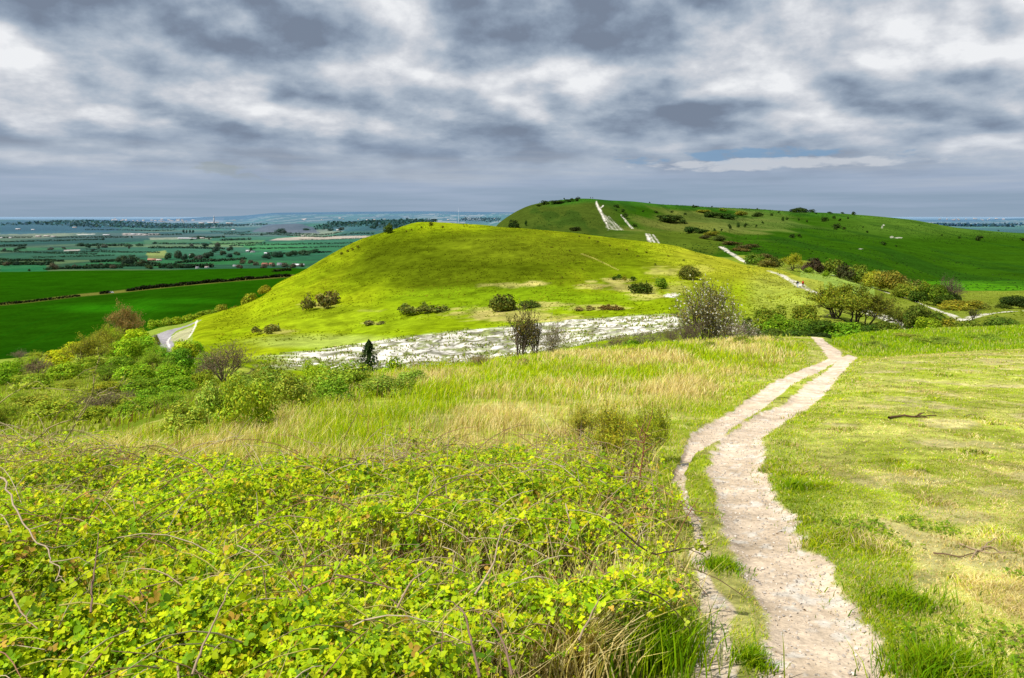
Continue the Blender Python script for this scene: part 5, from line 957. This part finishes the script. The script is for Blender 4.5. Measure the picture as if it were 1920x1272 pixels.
def sample_area(n, t0, t1, y0, y1):
    y = np.sqrt(r.uniform(y0 * y0, y1 * y1, n)); return r.uniform(t0, t1, n) * y, y
BR_MB = MB()
for (y0, y1, n, fine, sz) in [(1.15, 4.2, 66000, True, .023), (4.2, 7.5, 76000, True, .023), (7.5, 13, 60000, False, .028)]:
    x, y = sample_area(n, -.80, .24, y0, y1); m = bramble_region(x, y) > r.uniform(.0, .8, n) ** .8; m &= r.uniform(0, 1, len(x)) > .85 * sstep(.60, .72, fbm(x * 1.1, y * 1.1, 237, 4)); x, y = x[m], y[m]; n = len(x)
    hb = np.maximum(bramble_h(x, y), .08); e = .06; gx = (bramble_h(x + e, y) - bramble_h(x - e, y)) / (2 * e); gy = (bramble_h(x, y + e) - bramble_h(x, y - e)) / (2 * e)
    dep = r.exponential(.10, n); top = Hn(x, y) + hb; z = np.maximum(top - dep + r.uniform(0, .05, n), Hn(x, y) + .03)
    keep = np.hypot(x, y) > .9; x, y, z, gx, gy, dep = [a[keep] for a in (x, y, z, gx, gy, dep)]; n = len(x)
    nrm = unit(np.stack([-gx * .6, -gy * .6 - .15, np.ones(n)], 1) + r.normal(size=(n, 3)) * .42); c = bramble_colors(n, x, y, r)
    pack(BR_MB, trifoliate(np.stack([x, y, z], 1), nrm, sz * np.exp(r.normal(-.15, .42, n)).clip(.35, 1.8), c, r, fine))
tag(link('bramble_thicket', BR_MB.mesh('bramble_thicket', (M_BRAMBLE,))), 'dense yellow green bramble leaves covering the near left slope', 'brambles', None, 'stuff')
# dead and living stems woven through the brambles
ST = MB()
x, y = sample_area(5200, -.8, .24, 1.2, 10); m = bramble_region(x, y) > .4; x, y = x[m], y[m]
for i in range(len(x)):
    g = float(Hn(x[i:i+1], y[i:i+1])[0]); hb = float(bramble_h(x[i:i+1], y[i:i+1])[0]); a = r.uniform(0, 6.28); L = r.uniform(.12, .55) * (1 if y[i] < 6 else 1.3); up = r.uniform(-.25, 1.0)
    z0 = g + hb * r.uniform(.4, 1.15); d = np.array([math.cos(a), math.sin(a), 0]); s = np.linspace(0, 1, 5)[:, None]
    p = np.array([x[i], y[i], z0]) + d * L * s + np.array([0, 0, 1]) * L * (up * s - .5 * s * s); c = [(.40,.30,.17),(.52,.42,.27),(.20,.13,.07),(.32,.16,.09),(.42,.37,.10)][r.integers(5)]
    ST.tube(p, np.linspace(.0035, .0018, 5) * r.uniform(.7, 1.4), 3, c)
tag(link('dead_stems', ST.mesh('dead_stems', (M_STEM,))), 'tangle of thin dead stems woven through the brambles', 'stems', None, 'stuff')

def blades(x, y, z, h, w, lean, col, r, tipcol=1.15, wind=(.35, .1)):
    n = len(x); a = r.uniform(0, 6.28, n); side = np.stack([np.cos(a), np.sin(a), 0 * a], 1); b = r.uniform(0, 6.28, n)
    ld = np.stack([np.cos(b) + wind[0], np.sin(b) + wind[1], 0 * b], 1) * (lean * r.uniform(.3, 1.3, n))[:, None]; P0 = np.stack([x, y, z - .01], 1); up = np.array([0, 0, 1.0])
    m1 = P0 + ld * (h * .35)[:, None] + up * (h * .55)[:, None]; tp = P0 + ld * h[:, None] * 1.0 + up * (h * (1 - .25 * np.minimum(lean, 1)))[:, None]
    V = np.stack([P0 - side * w[:, None], P0 + side * w[:, None], m1 + side * w[:, None] * .75, m1 - side * w[:, None] * .75, tp], 1)
    o = np.arange(n)[:, None] * 5; c = np.stack([col * .7, col * .7, col, col, col * tipcol], 1)
    return V.reshape(-1, 3), np.concatenate([o, o + 1, o + 2, o + 3], 1), np.concatenate([o + 3, o + 2, o + 4], 1), np.clip(c.reshape(-1, 3), 0, 1)
def grass(name, label, sets, cat='grass'):
    mb = MB()
    for V, Q, T, c in sets: mb.add(V, Q, T, c)
    return tag(link(name, mb.mesh(name, (M_GRASS,))), label, cat, None, 'stuff')
def rightof(x, y):
    tr = TRACKS['right_rut']; o = np.argsort(tr[:, 1]); return x - np.interp(y, tr[o, 1], tr[o, 0])
GREEN = np.array([(.30,.46,.006),(.44,.54,.008),(.53,.57,.015),(.21,.37,.006)]); STRAW = np.array([(.74,.60,.26),(.68,.57,.17),(.78,.66,.34),(.56,.42,.18)])
def mixcol(n, fs, r):
    g = GREEN[r.integers(0, 4, n)]; s = STRAW[r.integers(0, 4, n)]; f = (r.uniform(0, 1, n) < fs)[:, None]; return np.where(f, s, g) * r.uniform(.75, 1.2, (n, 1))
# tall straw and green grass growing through the brambles
sets = []
for (y0, y1, n, ww) in [(1.3, 4, 5200, .0020), (4, 8, 12000, .0030), (8, 12.5, 12000, .0042)]:
    x, y = sample_area(n, -.80, .24, y0, y1); m = (bramble_region(x, y) > .2) & (fbm(x * .9, y * .9, 245, 3) > .44); x, y = x[m], y[m]; n = len(x); hb = bramble_h(x, y)
    sets.append(blades(x, y, Hn(x, y) + hb * .45, (hb * .55 + .10) * r.uniform(.6, 1.35, n), ww * r.uniform(.6, 1.2, n), np.full(n, .5), mixcol(n, np.full(n, .72), r), r))
grass('bramble_grass', 'straw and green grass blades growing up through the brambles', sets)
# lawn to the right of the path
sets = []
for (y0, y1, n, hh, ww) in [(2.0, 5, 120000, .025, .0021), (5, 9, 110000, .028, .0032), (9, 17, 70000, .028, .006), (17, 37, 60000, .032, .011)]:
    x, y = sample_area(n, .10, .80, y0, y1); ro = rightof(x, y); m = (ro > .12) & (ruts(x, y) < r.uniform(.2, 1.05, n)); x, y, ro = x[m], y[m], ro[m]; n = len(x)
    pt = fbm(x * .7, y * .7, 251, 4); bare = lawn_bare(x, y); k = r.uniform(0, 1, n) > bare * .5; x, y, ro, pt, bare = x[k], y[k], ro[k], pt[k], bare[k]; n = len(x)
    edge = sstep(.95, .35, ro - tdist('right_rut', x, y) * 0); tall = 1 + .15 * edge + 1.6 * sstep(.60, .78, fbm(x * 1.7, y * 1.7, 257, 3))
    sets.append(blades(x, y, Hn(x, y), hh * tall * r.uniform(.5, 1.3, n), ww * r.uniform(.7, 1.3, n), np.full(n, 1.0), (1 - .30 * (edge * sstep(12, 7, y))[:, None]) * np.clip(.25 + 1.45 * fbm(x * 3.5, y * 3.5, 411, 4), .45, 1.4)[:, None] * mixcol(n, np.clip(.40 + .35 * bare + 1.9 * (pt - .45) - .45 * edge, .04, .9), r), r))
grass('lawn_grass', 'short cropped grass mixed with straw on the right of the footpath', sets)
# green fringes along the footpath and the strip between the ruts
sets = []
for (y0, y1, n, hh, ww) in [(2.0, 6, 70000, .028, .0021), (6, 14, 60000, .034, .0042), (14, 39, 40000, .045, .010)]:
    x, y = sample_area(n, -.1, .50, y0, y1); d1 = tdist('right_rut', x, y); d2 = tdist('left_rut', x, y); d = np.minimum(d1, d2); ro = rightof(x, y)
    m = (ruts(x, y) < r.uniform(.1, .95, n)) & (ro < .9) & (ro > -2.6) & (bramble_region(x, y) < .5); x, y, d, ro = x[m], y[m], d[m], ro[m]; n = len(x)
    pt = fbm(x * 1.1, y * 1.1, 261, 4); k = r.uniform(0, 1, n) < .35 + 1.2 * sstep(.35, .6, pt); x, y, ro, pt = x[k], y[k], ro[k], pt[k]; n = len(x)
    sets.append(blades(x, y, Hn(x, y), hh * (.6 + 1.1 * pt) * r.uniform(.5, 1.5, n), ww * r.uniform(.7, 1.3, n), np.full(n, .8), mixcol(n, np.clip(.22 + .9 * (.5 - pt), .03, .6), r), r))
grass('verge_grass', 'green grass fringing the footpath and growing between its two ruts', sets)
# tall dry meadow grass on the crest left of the path
sets = []
for (y0, y1, n, hh, ww) in [(7.5, 15, 90000, .19, .0036), (15, 24, 80000, .22, .0065), (24, 37, 52000, .26, .011)]:
    x, y = sample_area(n, -.72, .37, y0, y1); px = CX + F * x / y
    cy = np.interp(px, [-200,0,240,385,520,700,900,1100,1400,1545], [11,11,12,14.5,19,23.5,29,33.5,37,38]); pt = fbm(x * .45, y * .25, 271, 4); p2 = fbm(x * 1.6, y * 1.0, 273, 3)
    side = -rightof(x, y); verge = sstep(.9, 2.4, side - .35)
    m = (y < cy) & (bramble_region(x, y) < r.uniform(.4, 1.05, n)) & (side > .7) & (r.uniform(0, 1, n) < .25 + .9 * sstep(.3, .55, p2)) & (ruts(x, y) < .2); x, y, pt, p2, verge = [a[m] for a in (x, y, pt, p2, verge)]; k_ = (r.uniform(0, 1, len(x)) > .6 * (CX + F * x / y < 780) * (y > 13.5)); x, y, pt, p2, verge = [a[k_] for a in (x, y, pt, p2, verge)]; n = len(x)
    sets.append(blades(x, y, Hn(x, y), hh * (.35 + .65 * verge) * (.6 + .7 * p2) * r.uniform(.5, 1.4, n), ww * r.uniform(.7, 1.3, n), np.full(n, .55), 1.15 * mixcol(n, np.clip((.58 + 2.8 * (pt - .46)) * (.25 + .75 * verge), .06, .95), r), r, 1.25, (.25, .05)))
grass('meadow_grass', 'tall dry grass mixed with green on the meadow crest left of the footpath', sets)
# grass on the bank behind the lawn and rough tussocks on the hills
sets = []
x, y = sample_area(42000, .38, .80, 33, 56); px = CX + F * x / y; m = (px > 1560) & (y > np.interp(px, [1560,1620,1700,1800,1920,2200], [36,32,32,35,38,42])) & (ruts(x, y) < .3); x, y = x[m], y[m]; n = len(x); pt = fbm(x * .5, y * .5, 281, 4)
sets.append(blades(x, y, Hn(x, y), .16 * (.5 + pt) * r.uniform(.5, 1.4, n), .014 * r.uniform(.7, 1.3, n), np.full(n, .5), np.clip(mixcol(n, np.clip(.12 + .6 * (pt - .5), .02, .4), r) * np.array([.85, .95, .8]), 0, 1), r))
grass('bank_grass', 'green rough grass on the low bank behind the cropped lawn', sets)
def tussocks(n, t0, t1, y0, y1, test, name, label, colf, hm, wm):
    x, y = sample_area(n, t0, t1, y0, y1); px = CX + F * x / y; z = H(x, y); py = HY - F * z / y; m = test(px, py, x, y); x, y, z, px, py = [a[m] for a in (x, y, z, px, py)]; n = len(x)
    c = colf(px, py, x, y, n); grass(name, label, [blades(x, y, z, hm * r.uniform(.4, 1.3, n), wm * r.uniform(.6, 1.4, n), np.full(n, .5), c * r.uniform(.6, 1.3, (n, 1)), r)])
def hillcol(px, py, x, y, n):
    f = sstep(.45, .7, fbm(x * .06, y * .02, 107, 3))[:, None]; cloud_dk_ = sstep(1.15, .4, np.hypot((px - 880) / 320, (py - 488) / 72))[:, None]  # tussocks carry the painted cloud shade of the hill too
    c = np.array((.26,.32,.005)) * (1 - f) + np.array((.38,.36,.02)) * f; return c * (1 - .68 * cloud_dk_)
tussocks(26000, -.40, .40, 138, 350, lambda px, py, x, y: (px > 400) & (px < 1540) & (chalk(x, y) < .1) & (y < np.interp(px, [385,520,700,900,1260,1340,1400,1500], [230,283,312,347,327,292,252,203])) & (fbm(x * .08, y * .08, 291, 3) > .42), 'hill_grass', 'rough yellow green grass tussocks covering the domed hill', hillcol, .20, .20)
tussocks(14000, .0, .66, 350, 860, lambda px, py, x, y: (px > 1000) & (fbm(x * .02, y * .02, 293, 3) > .46), 'ridge_grass', 'dark rough grass tussocks on the far ridge', lambda px, py, x, y, n: np.tile((.045,.11,.012), (n, 1)) + np.array((.09,.07,.02)) * (np.exp(-((px - 1290) / 120) ** 2) * np.exp(-((py - 425) / 30) ** 2))[:, None], .4, .5)
tussocks(9000, .28, .66, 120, 340, lambda px, py, x, y: (px > 1400) & (fbm(x * .1, y * .1, 295, 3) > .4), 'valley_grass', 'rough grass among the bushes of the right hand valley', lambda px, py, x, y, n: np.tile((.27,.33,.03), (n, 1)), .25, .2)
tussocks(30000, -.75, -.32, 17, 100, lambda px, py, x, y: (px < 470 - y), 'slope_grass', 'rough yellow green grass between the bushes of the left slope', lambda px, py, x, y, n: np.where(r.uniform(0, 1, (n, 1)) < .3, np.array((.44,.40,.14)), np.array((.34,.44,.02))), .26, .022)
tussocks(12000, -.25, .37, 36, 108, lambda px, py, x, y: (y > np.interp(px, [520,700,900,1100,1400,1545], [26,31,36,40,42,43])), 'valley_floor_grass', 'rough grass in the dip between the meadow and the chalk slope', lambda px, py, x, y, n: np.where(r.uniform(0, 1, (n, 1)) < .3, np.array((.50,.45,.16)), np.array((.30,.38,.03))), .35, .03)
tussocks(15000, -.32, .22, 106, 142, lambda px, py, x, y: (chalk(x, y) > .05) & ((fbm(x * .35, y * .5, 297, 4) > .54) | (r.uniform(0, 1, len(x)) > .97) | (y < 119 + 5 * fbm(x * .2, y * .2, 299, 3))), 'chalk_grass', 'grass tufts creeping over the bare chalk slope', lambda px, py, x, y, n: np.where(r.uniform(0, 1, (n, 1)) < .35, np.array((.40,.36,.14)), np.array((.24,.32,.02))), .32, .10)
# single grass tufts one can point at
def tuft(label, px, py, n, h, spread, fs, group=None, lean=.7):
    x0, y0 = hit(px, py); a = r.uniform(0, 6.28, n); q = np.abs(r.normal(0, spread, n)); x = x0 + np.cos(a) * q; y = y0 + np.sin(a) * q; z = Hn(x, y); c = mixcol(n, np.full(n, fs), r) * (np.array([.55, .68, .6]) if fs < .3 else 1)
    V, Q, T, cc = blades(x, y, z, h * r.uniform(.5, 1.3, n), .0035 * r.uniform(.7, 1.4, n), np.full(n, lean), c, r); b = np.array([x0, y0, float(Hn(np.array([x0]), np.array([y0]))[0])])
    o = link('grass_tuft', mesh_np('grass_tuft', V - b, Q, T, cc, (M_GRASS,))); o.location = b; return tag(o, label, 'grass tuft', group)
tuft('lush dark green grass tuft at the right of the path, bottom of the frame', 1765, 1262, 1500, .13, .14, .05)
tuft('dark green grass tuft on the right path edge below the lawn middle', 1690, 1130, 900, .08, .14, .08)
tuft('tall fresh green grass tuft between the brambles and the path', 1205, 1235, 1900, .25, .18, .08, lean=.45)
tuft('pale straw tuft left of the tall fresh green one', 1075, 1262, 900, .34, .14, .95, lean=.6)
tuft('dry straw tuft sticking out behind the tall green one', 1150, 1190, 700, .36, .12, .9, lean=.6)
tuft('dark grass tuft with a hollow on the right path edge, upper', 1492, 915, 700, .08, .08, .05)
tuft('green grass island in the worn ground left of the path', 1352, 1062, 900, .065, .10, .05)
tuft('lower green grass island at the bottom left of the path', 1408, 1238, 700, .07, .06, .08)
# broad leaved weeds at the lower right
wx, wy = sample_area(9000, .30, .70, 2.4, 6.5); m = (rightof(wx, wy) > .42) & (fbm(wx * 1.3, wy * 1.3, 301, 4) > .53) & (lawn_bare(wx, wy) < .6) & (rightof(wx, wy) < 1.5); wx, wy = wx[m], wy[m]; n = len(wx); WM = MB()
pack(WM, trifoliate(np.stack([wx, wy, Hn(wx, wy) + r.uniform(.008, .045, n)], 1), unit(r.normal(size=(n, 3)) * .4 + np.array([0, 0, 1])), r.uniform(.010, .026, n), np.array([(.13,.25,.008),(.19,.32,.01),(.28,.38,.015)])[r.integers(0, 3, n)], r, True))
tag(link('lawn_weeds', WM.mesh('lawn_weeds', (M_BRAMBLE,))), 'low dark green leafy weeds in the turf right of the near path', 'weeds', None, 'stuff')
# thin reddish stems standing in the meadow
x, y = sample_area(2200, -.5, .33, 7.5, 27); m = (bramble_region(x, y) < .6) & (rightof(x, y) < -1.0) & (fbm(x * .4, y * .3, 305, 3) > .45); x, y = x[m], y[m]; n = len(x)
grass('meadow_stems', 'thin reddish brown dead stems standing in the meadow', [blades(x, y, Hn(x, y), r.uniform(.12, .55, n), .0018 + .00016 * y, np.full(n, .22), np.array([(.30,.14,.05),(.40,.22,.08),(.24,.13,.06)])[r.integers(0, 3, n)], r)], 'stems')
# stones
def stone_mesh(seed):
    q = np.random.default_rng(seed); V = []; n1, n2 = 7, 9
    for i in range(n1 + 1):
        th = math.pi * i / n1
        for j in range(n2):
            ph = 2 * math.pi * j / n2; d = np.array([math.sin(th) * math.cos(ph), math.sin(th) * math.sin(ph), math.cos(th)]); V.append(d)
    V = np.array(V); k = np.ones(len(V))
    for _ in range(7):
        nn = unit(q.normal(size=3)); k = np.minimum(k, np.maximum(q.uniform(.55, .9) / np.maximum(V @ nn, .05), .3))
    V = V * k[:, None] * np.array([1, .75, .55]); Q = [(i * n2 + j, i * n2 + (j + 1) % n2, (i + 1) * n2 + (j + 1) % n2, (i + 1) * n2 + j) for i in range(n1) for j in range(n2)]
    return mesh_np('chalk_stone', V, Q, None, None, (M_STONE,))
SM = [stone_mesh(s) for s in range(5)]
def stone(px, py, wpx, label, group):
    x, y = hit(px, py); o = link('chalk_stone', random.choice(SM)); s = wpx * y / F / 2; o.location = (x, y, float(Hn(np.array([x]), np.array([y]))[0]) + s * .18); o.scale = (s, s, s * random.uniform(.8, 1.1)); o.rotation_euler = (random.uniform(-.3, .3), random.uniform(-.3, .3), random.uniform(0, 6.28)); tag(o, label, 'stone', group)
stone(1341, 1142, 15, 'largest pale stone, lying on the bare ground left of the path', None); stone(1468, 985, 11, 'bright white stone by the right edge of the path below its bend', None)
stone(1361, 1236, 11, 'white stone at the bottom left edge of the path', None); stone(1412, 1076, 9, 'white stone at the left side of the path middle', None); stone(1371, 825, 9, 'white stone on the path at its bend', None); stone(1489, 1118, 11, 'flat white stone in the middle of the near path', None)
random.seed(31); k = 0
while k < 110:
    py = random.uniform(830, 1268); f = (py - 830) / 440; px = np.interp(py, [820,860,921,1001,1082,1162,1272], [1391,1380,1397,1434,1480,1526,1556]) + random.uniform(-1, 1) * np.interp(py, [820,921,1082,1272], [38,62,90,150])
    if random.random() > .25 + .75 * f: continue
    stone(px, py, random.uniform(2.5, 7.5), 'one of the small loose chalk stones strewn over the near footpath', 'small chalk stones on the footpath'); k += 1
x, y = sample_area(30000, .0, .50, 2.3, 14); m = ruts(x, y) > .55; x, y = x[m], y[m]; n = len(x); z = Hn(x, y); s = r.uniform(.002, .009, n) * np.where(r.uniform(0, 1, n) < .1, 1.8, 1)
nv = unit(r.normal(size=(n, 3)) * .5 + np.array([0, 0, 1])); V, Q = quads_at(np.stack([x, y, z + s * .5], 1), nv, s, r, .9); apex = np.stack([x, y, z + s * 1.1], 1); o5 = len(V); V = np.concatenate([V, apex]); i = np.arange(n)
T = np.concatenate([np.stack([i * 4 + a, i * 4 + (a + 1) % 4, o5 + i], 1) for a in range(4)]); g = r.uniform(.28, .72, n); cc = np.stack([g, g * .87, g * .74], 1); cc = np.concatenate([np.repeat(cc, 4, 0), cc])
tag(link('gravel', mesh_np('gravel', V, None, T, cc, (M_STEM,))), 'fine chalk gravel scattered over the footpath', 'gravel', None, 'stuff')
# sticks and canes
def stick(name, label, pts, rad, col, leaf=0, group=None, cat='stem', twigs=0, leafsize=.03, lift=None):
    """pts: (photo column, photo row, distance)"""
    p = np.array([((a - CX) / F * Y, Y, (HY - b) / F * Y) for a, b, Y in pts]); t = np.linspace(0, len(p) - 1, len(p) * 4); k = np.minimum(t.astype(int), len(p) - 2); f = (t - k)[:, None]; q = p[k] * (1 - f) + p[k + 1] * f
    q[1:-1] = (q[:-2] + 2 * q[1:-1] + q[2:]) / 4; L = np.linalg.norm(np.diff(q, axis=0), axis=1).sum(); q = q + r.normal(size=q.shape) * L * .004
    b0 = q[0].copy(); root = link(name, None) if (leaf or twigs) else None; mb = MB(); mb.tube(q - b0, np.linspace(rad, rad * .35, len(q)), 5, col)
    sites = [q - b0]
    for j in range(twigs):
        i = r.integers(len(q) // 5, len(q) - 1); d = unit(np.gradient(q, axis=0)[i] + r.normal(size=3) * np.linalg.norm(np.gradient(q, axis=0)[i]) * 1.0); l = L * r.uniform(.06, .2); s = np.linspace(0, 1, 4)[:, None]
        w = q[i] - b0 + d * l * s + r.normal(size=(4, 3)) * l * .05; w[0] = q[i] - b0; mb.tube(w, np.linspace(rad * .5, rad * .25, 4), 4, col); sites.append(w[1:])
    o = link('stem' if root else name, mb.mesh(name, (M_STEM,)), root)
    if leaf:
        S = np.concatenate(sites); n = leaf; c = S[r.integers(0, len(S), n)] + r.normal(size=(n, 3)) * leafsize * .35; lm = MB(); pack(lm, trifoliate(c, unit(r.normal(size=(n, 3)) * .5 + np.array([0, -.3, .8])), leafsize * r.uniform(.5, 1.2, n), np.tile((.36,.42,.03), (n, 1)) * r.uniform(.75, 1.2, (n, 1)), r, True)); link('leaves', lm.mesh('leaves', (M_BRAMBLE,)), root)
    top = root or o; top.location = b0; return tag(top, label, cat, group)
stick('budding_sprig', 'curling sprig with pale buds reaching up over the left scrub', [(60,830,5.4),(95,800,5.4),(150,782,5.4),(172,740,5.4),(176,715,5.4),(180,690,5.4),(186,676,5.4)], .006, (.34,.28,.12), 40, None, 'sprig', 9, .022)
stick('budding_sprig', 'forked sprig with pale buds leaning right over the left scrub', [(120,830,5.5),(155,775,5.5),(175,745,5.5),(205,728,5.5),(225,724,5.5),(248,718,5.5)], .005, (.36,.30,.16), 34, None, 'sprig', 7, .02)
stick('budding_sprig', 'drooping forked sprig tip below the right leaning one', [(180,744,5.5),(215,736,5.5),(240,748,5.5),(262,764,5.5)], .0035, (.36,.30,.14), 16, None, 'sprig', 4, .018)
stick('budding_sprig', 'low sprig with curling buds at the far left edge', [(-30,780,5.2),(10,748,5.2),(40,728,5.2),(70,714,5.2),(80,722,5.2)], .005, (.36,.32,.12), 34, None, 'sprig', 7, .02)
stick('budding_sprig', 'thin sprig arching right from the low far left one', [(60,728,5.3),(95,728,5.3),(125,732,5.3),(150,732,5.3),(165,742,5.3)], .0035, (.36,.32,.12), 22, None, 'sprig', 5, .02)
stick('bramble_cane', 'tall reddish cane, left of the pair beside the path', [(1150,990,6.8),(1170,930,6.8),(1188,870,6.8),(1200,815,6.8),(1210,780,6.8)], .0075, (.24,.12,.08), 30, 'tall reddish canes beside the path', 'cane', 9, .03)
stick('bramble_cane', 'tall reddish cane, right of the pair beside the path', [(1175,1030,6.4),(1190,960,6.4),(1200,890,6.4),(1213,810,6.4),(1226,755,6.4)], .008, (.28,.10,.06), 30, 'tall reddish canes beside the path', 'cane', 9, .03)
stick('briar_spray', 'dark arching briar spray reaching over the left edge of the path', [(1160,990,4.4),(1220,1040,4.4),(1260,1034,4.4),(1300,1026,4.4),(1335,1021,4.4)], .0055, (.09,.06,.04), 26, None, 'spray', 8, .026)
stick('briar_spray', 'thin reddish twig spray over the worn ground left of the path', [(1265,1015,4.3),(1280,985,4.3),(1296,955,4.3),(1310,935,4.3)], .0035, (.25,.10,.06), 4, None, 'spray', 6, .018)
stick('briar_spray', 'drooping dark briar tip above the tall fresh grass tuft', [(1200,1105,3.6),(1240,1120,3.6),(1270,1150,3.6),(1294,1180,3.6)], .004, (.10,.07,.04), 10, None, 'spray', 4, .022)
stick('tall_stem', 'tall thin bare stem leaning right out of the meadow', [(630,890,7.5),(636,850,7.5),(648,815,7.5),(668,780,7.5),(675,745,7.5)], .006, (.24,.18,.07), 5, None, 'stem', 3, .02)
stick('tall_stem', 'leafy shoot rising from the middle of the brambles', [(768,870,6.5),(775,835,6.5),(780,815,6.5)], .004, (.26,.30,.05), 14, None, 'stem', 4, .028)
stick('dead_cane', 'long pale dead cane slanting across the brambles at the left edge', [(0,895,4.4),(20,930,4.1),(45,985,3.8),(75,1020,3.6),(100,1050,3.4),(118,1085,3.25)], .0055, (.42,.32,.22), 0, None, 'cane', 5)
for pts, l in [([(360,1265,2.2),(385,1200,2.3),(420,1130,2.4),(428,1100,2.45)],'long straw cane rising at the bottom left of centre'),([(900,1270,2.0),(885,1210,2.05),(872,1150,2.1),(850,1130,2.15)],'thick pale cane bending at the bottom centre'),([(960,1265,2.0),(945,1205,2.05),(915,1160,2.1)],'dark dead cane bottom centre, beside the bending pale one'),([(745,1140,2.6),(770,1090,2.65),(800,1070,2.7),(830,1040,2.75)],'dead cane rising left of the bottom centre leaves'),([(890,1115,2.7),(925,1060,2.8),(935,1010,2.9),(945,985,2.95)],'pale cane pointing up in the brambles centre'),([(630,1077,3.0),(690,1092,3.0),(745,1105,2.95)],'pale cane lying flat across the brambles'),([(770,965,4.0),(800,930,4.1),(860,895,4.2),(920,870,4.3)],'long purple cane crossing the upper brambles'),([(1060,945,4.8),(1066,970,4.7),(1070,985,4.7),(1050,1030,4.5)],'crooked pale cane in the brambles right of centre'),([(20,1110,2.8),(40,1150,2.7),(70,1180,2.6)],'pale dead cane in the brown gap at the left'),([(170,1150,2.7),(175,1080,2.8),(185,1000,2.9)],'upright thin cane in the left brambles'),([(1085,1200,2.5),(1110,1150,2.6),(1130,1110,2.7)],'straw cane beside the straw tufts')]:
    stick('dead_cane', l, pts, .0042, random.choice([(.44,.34,.22),(.36,.26,.16),(.24,.15,.11)]), 0, 'dead canes in the brambles', 'cane', 2)
def ground_stick(label, name, pts, rad, col, twigs, group=None):
    q = []
    for a, b in pts: x, y = hit(a, b); q.append((a, b - 2.0, y * .995))
    return stick(name, label, q, rad, col, 0, group, 'branch', twigs)
ground_stick('dark dead branch lying on the lawn', 'dead_branch', [(1666,785),(1690,782),(1720,783),(1756,781)], .022, (.13,.075,.04), 5)
ground_stick('thin curved twig lying on the lawn right of the dead branch', 'dead_twig', [(1808,783),(1822,778),(1838,781)], .006, (.16,.12,.06), 0)
for pts, l in [([(1750,1038),(1800,1046),(1860,1030)],'longest pale twig of the little heap on the lawn'),([(1800,1022),(1850,1040),(1905,1036)],'dark twig crossing the little heap on the lawn'),([(1822,1048),(1855,1018),(1885,1000)],'twig sticking out to the right of the heap'),([(1840,1030),(1860,1026),(1880,1042)],'short twig in the middle of the heap')]:
    ground_stick(l, 'dead_twig', pts, .006, random.choice([(.30,.20,.11),(.40,.29,.18),(.16,.10,.06)]), 3, 'twig heap on the lawn')
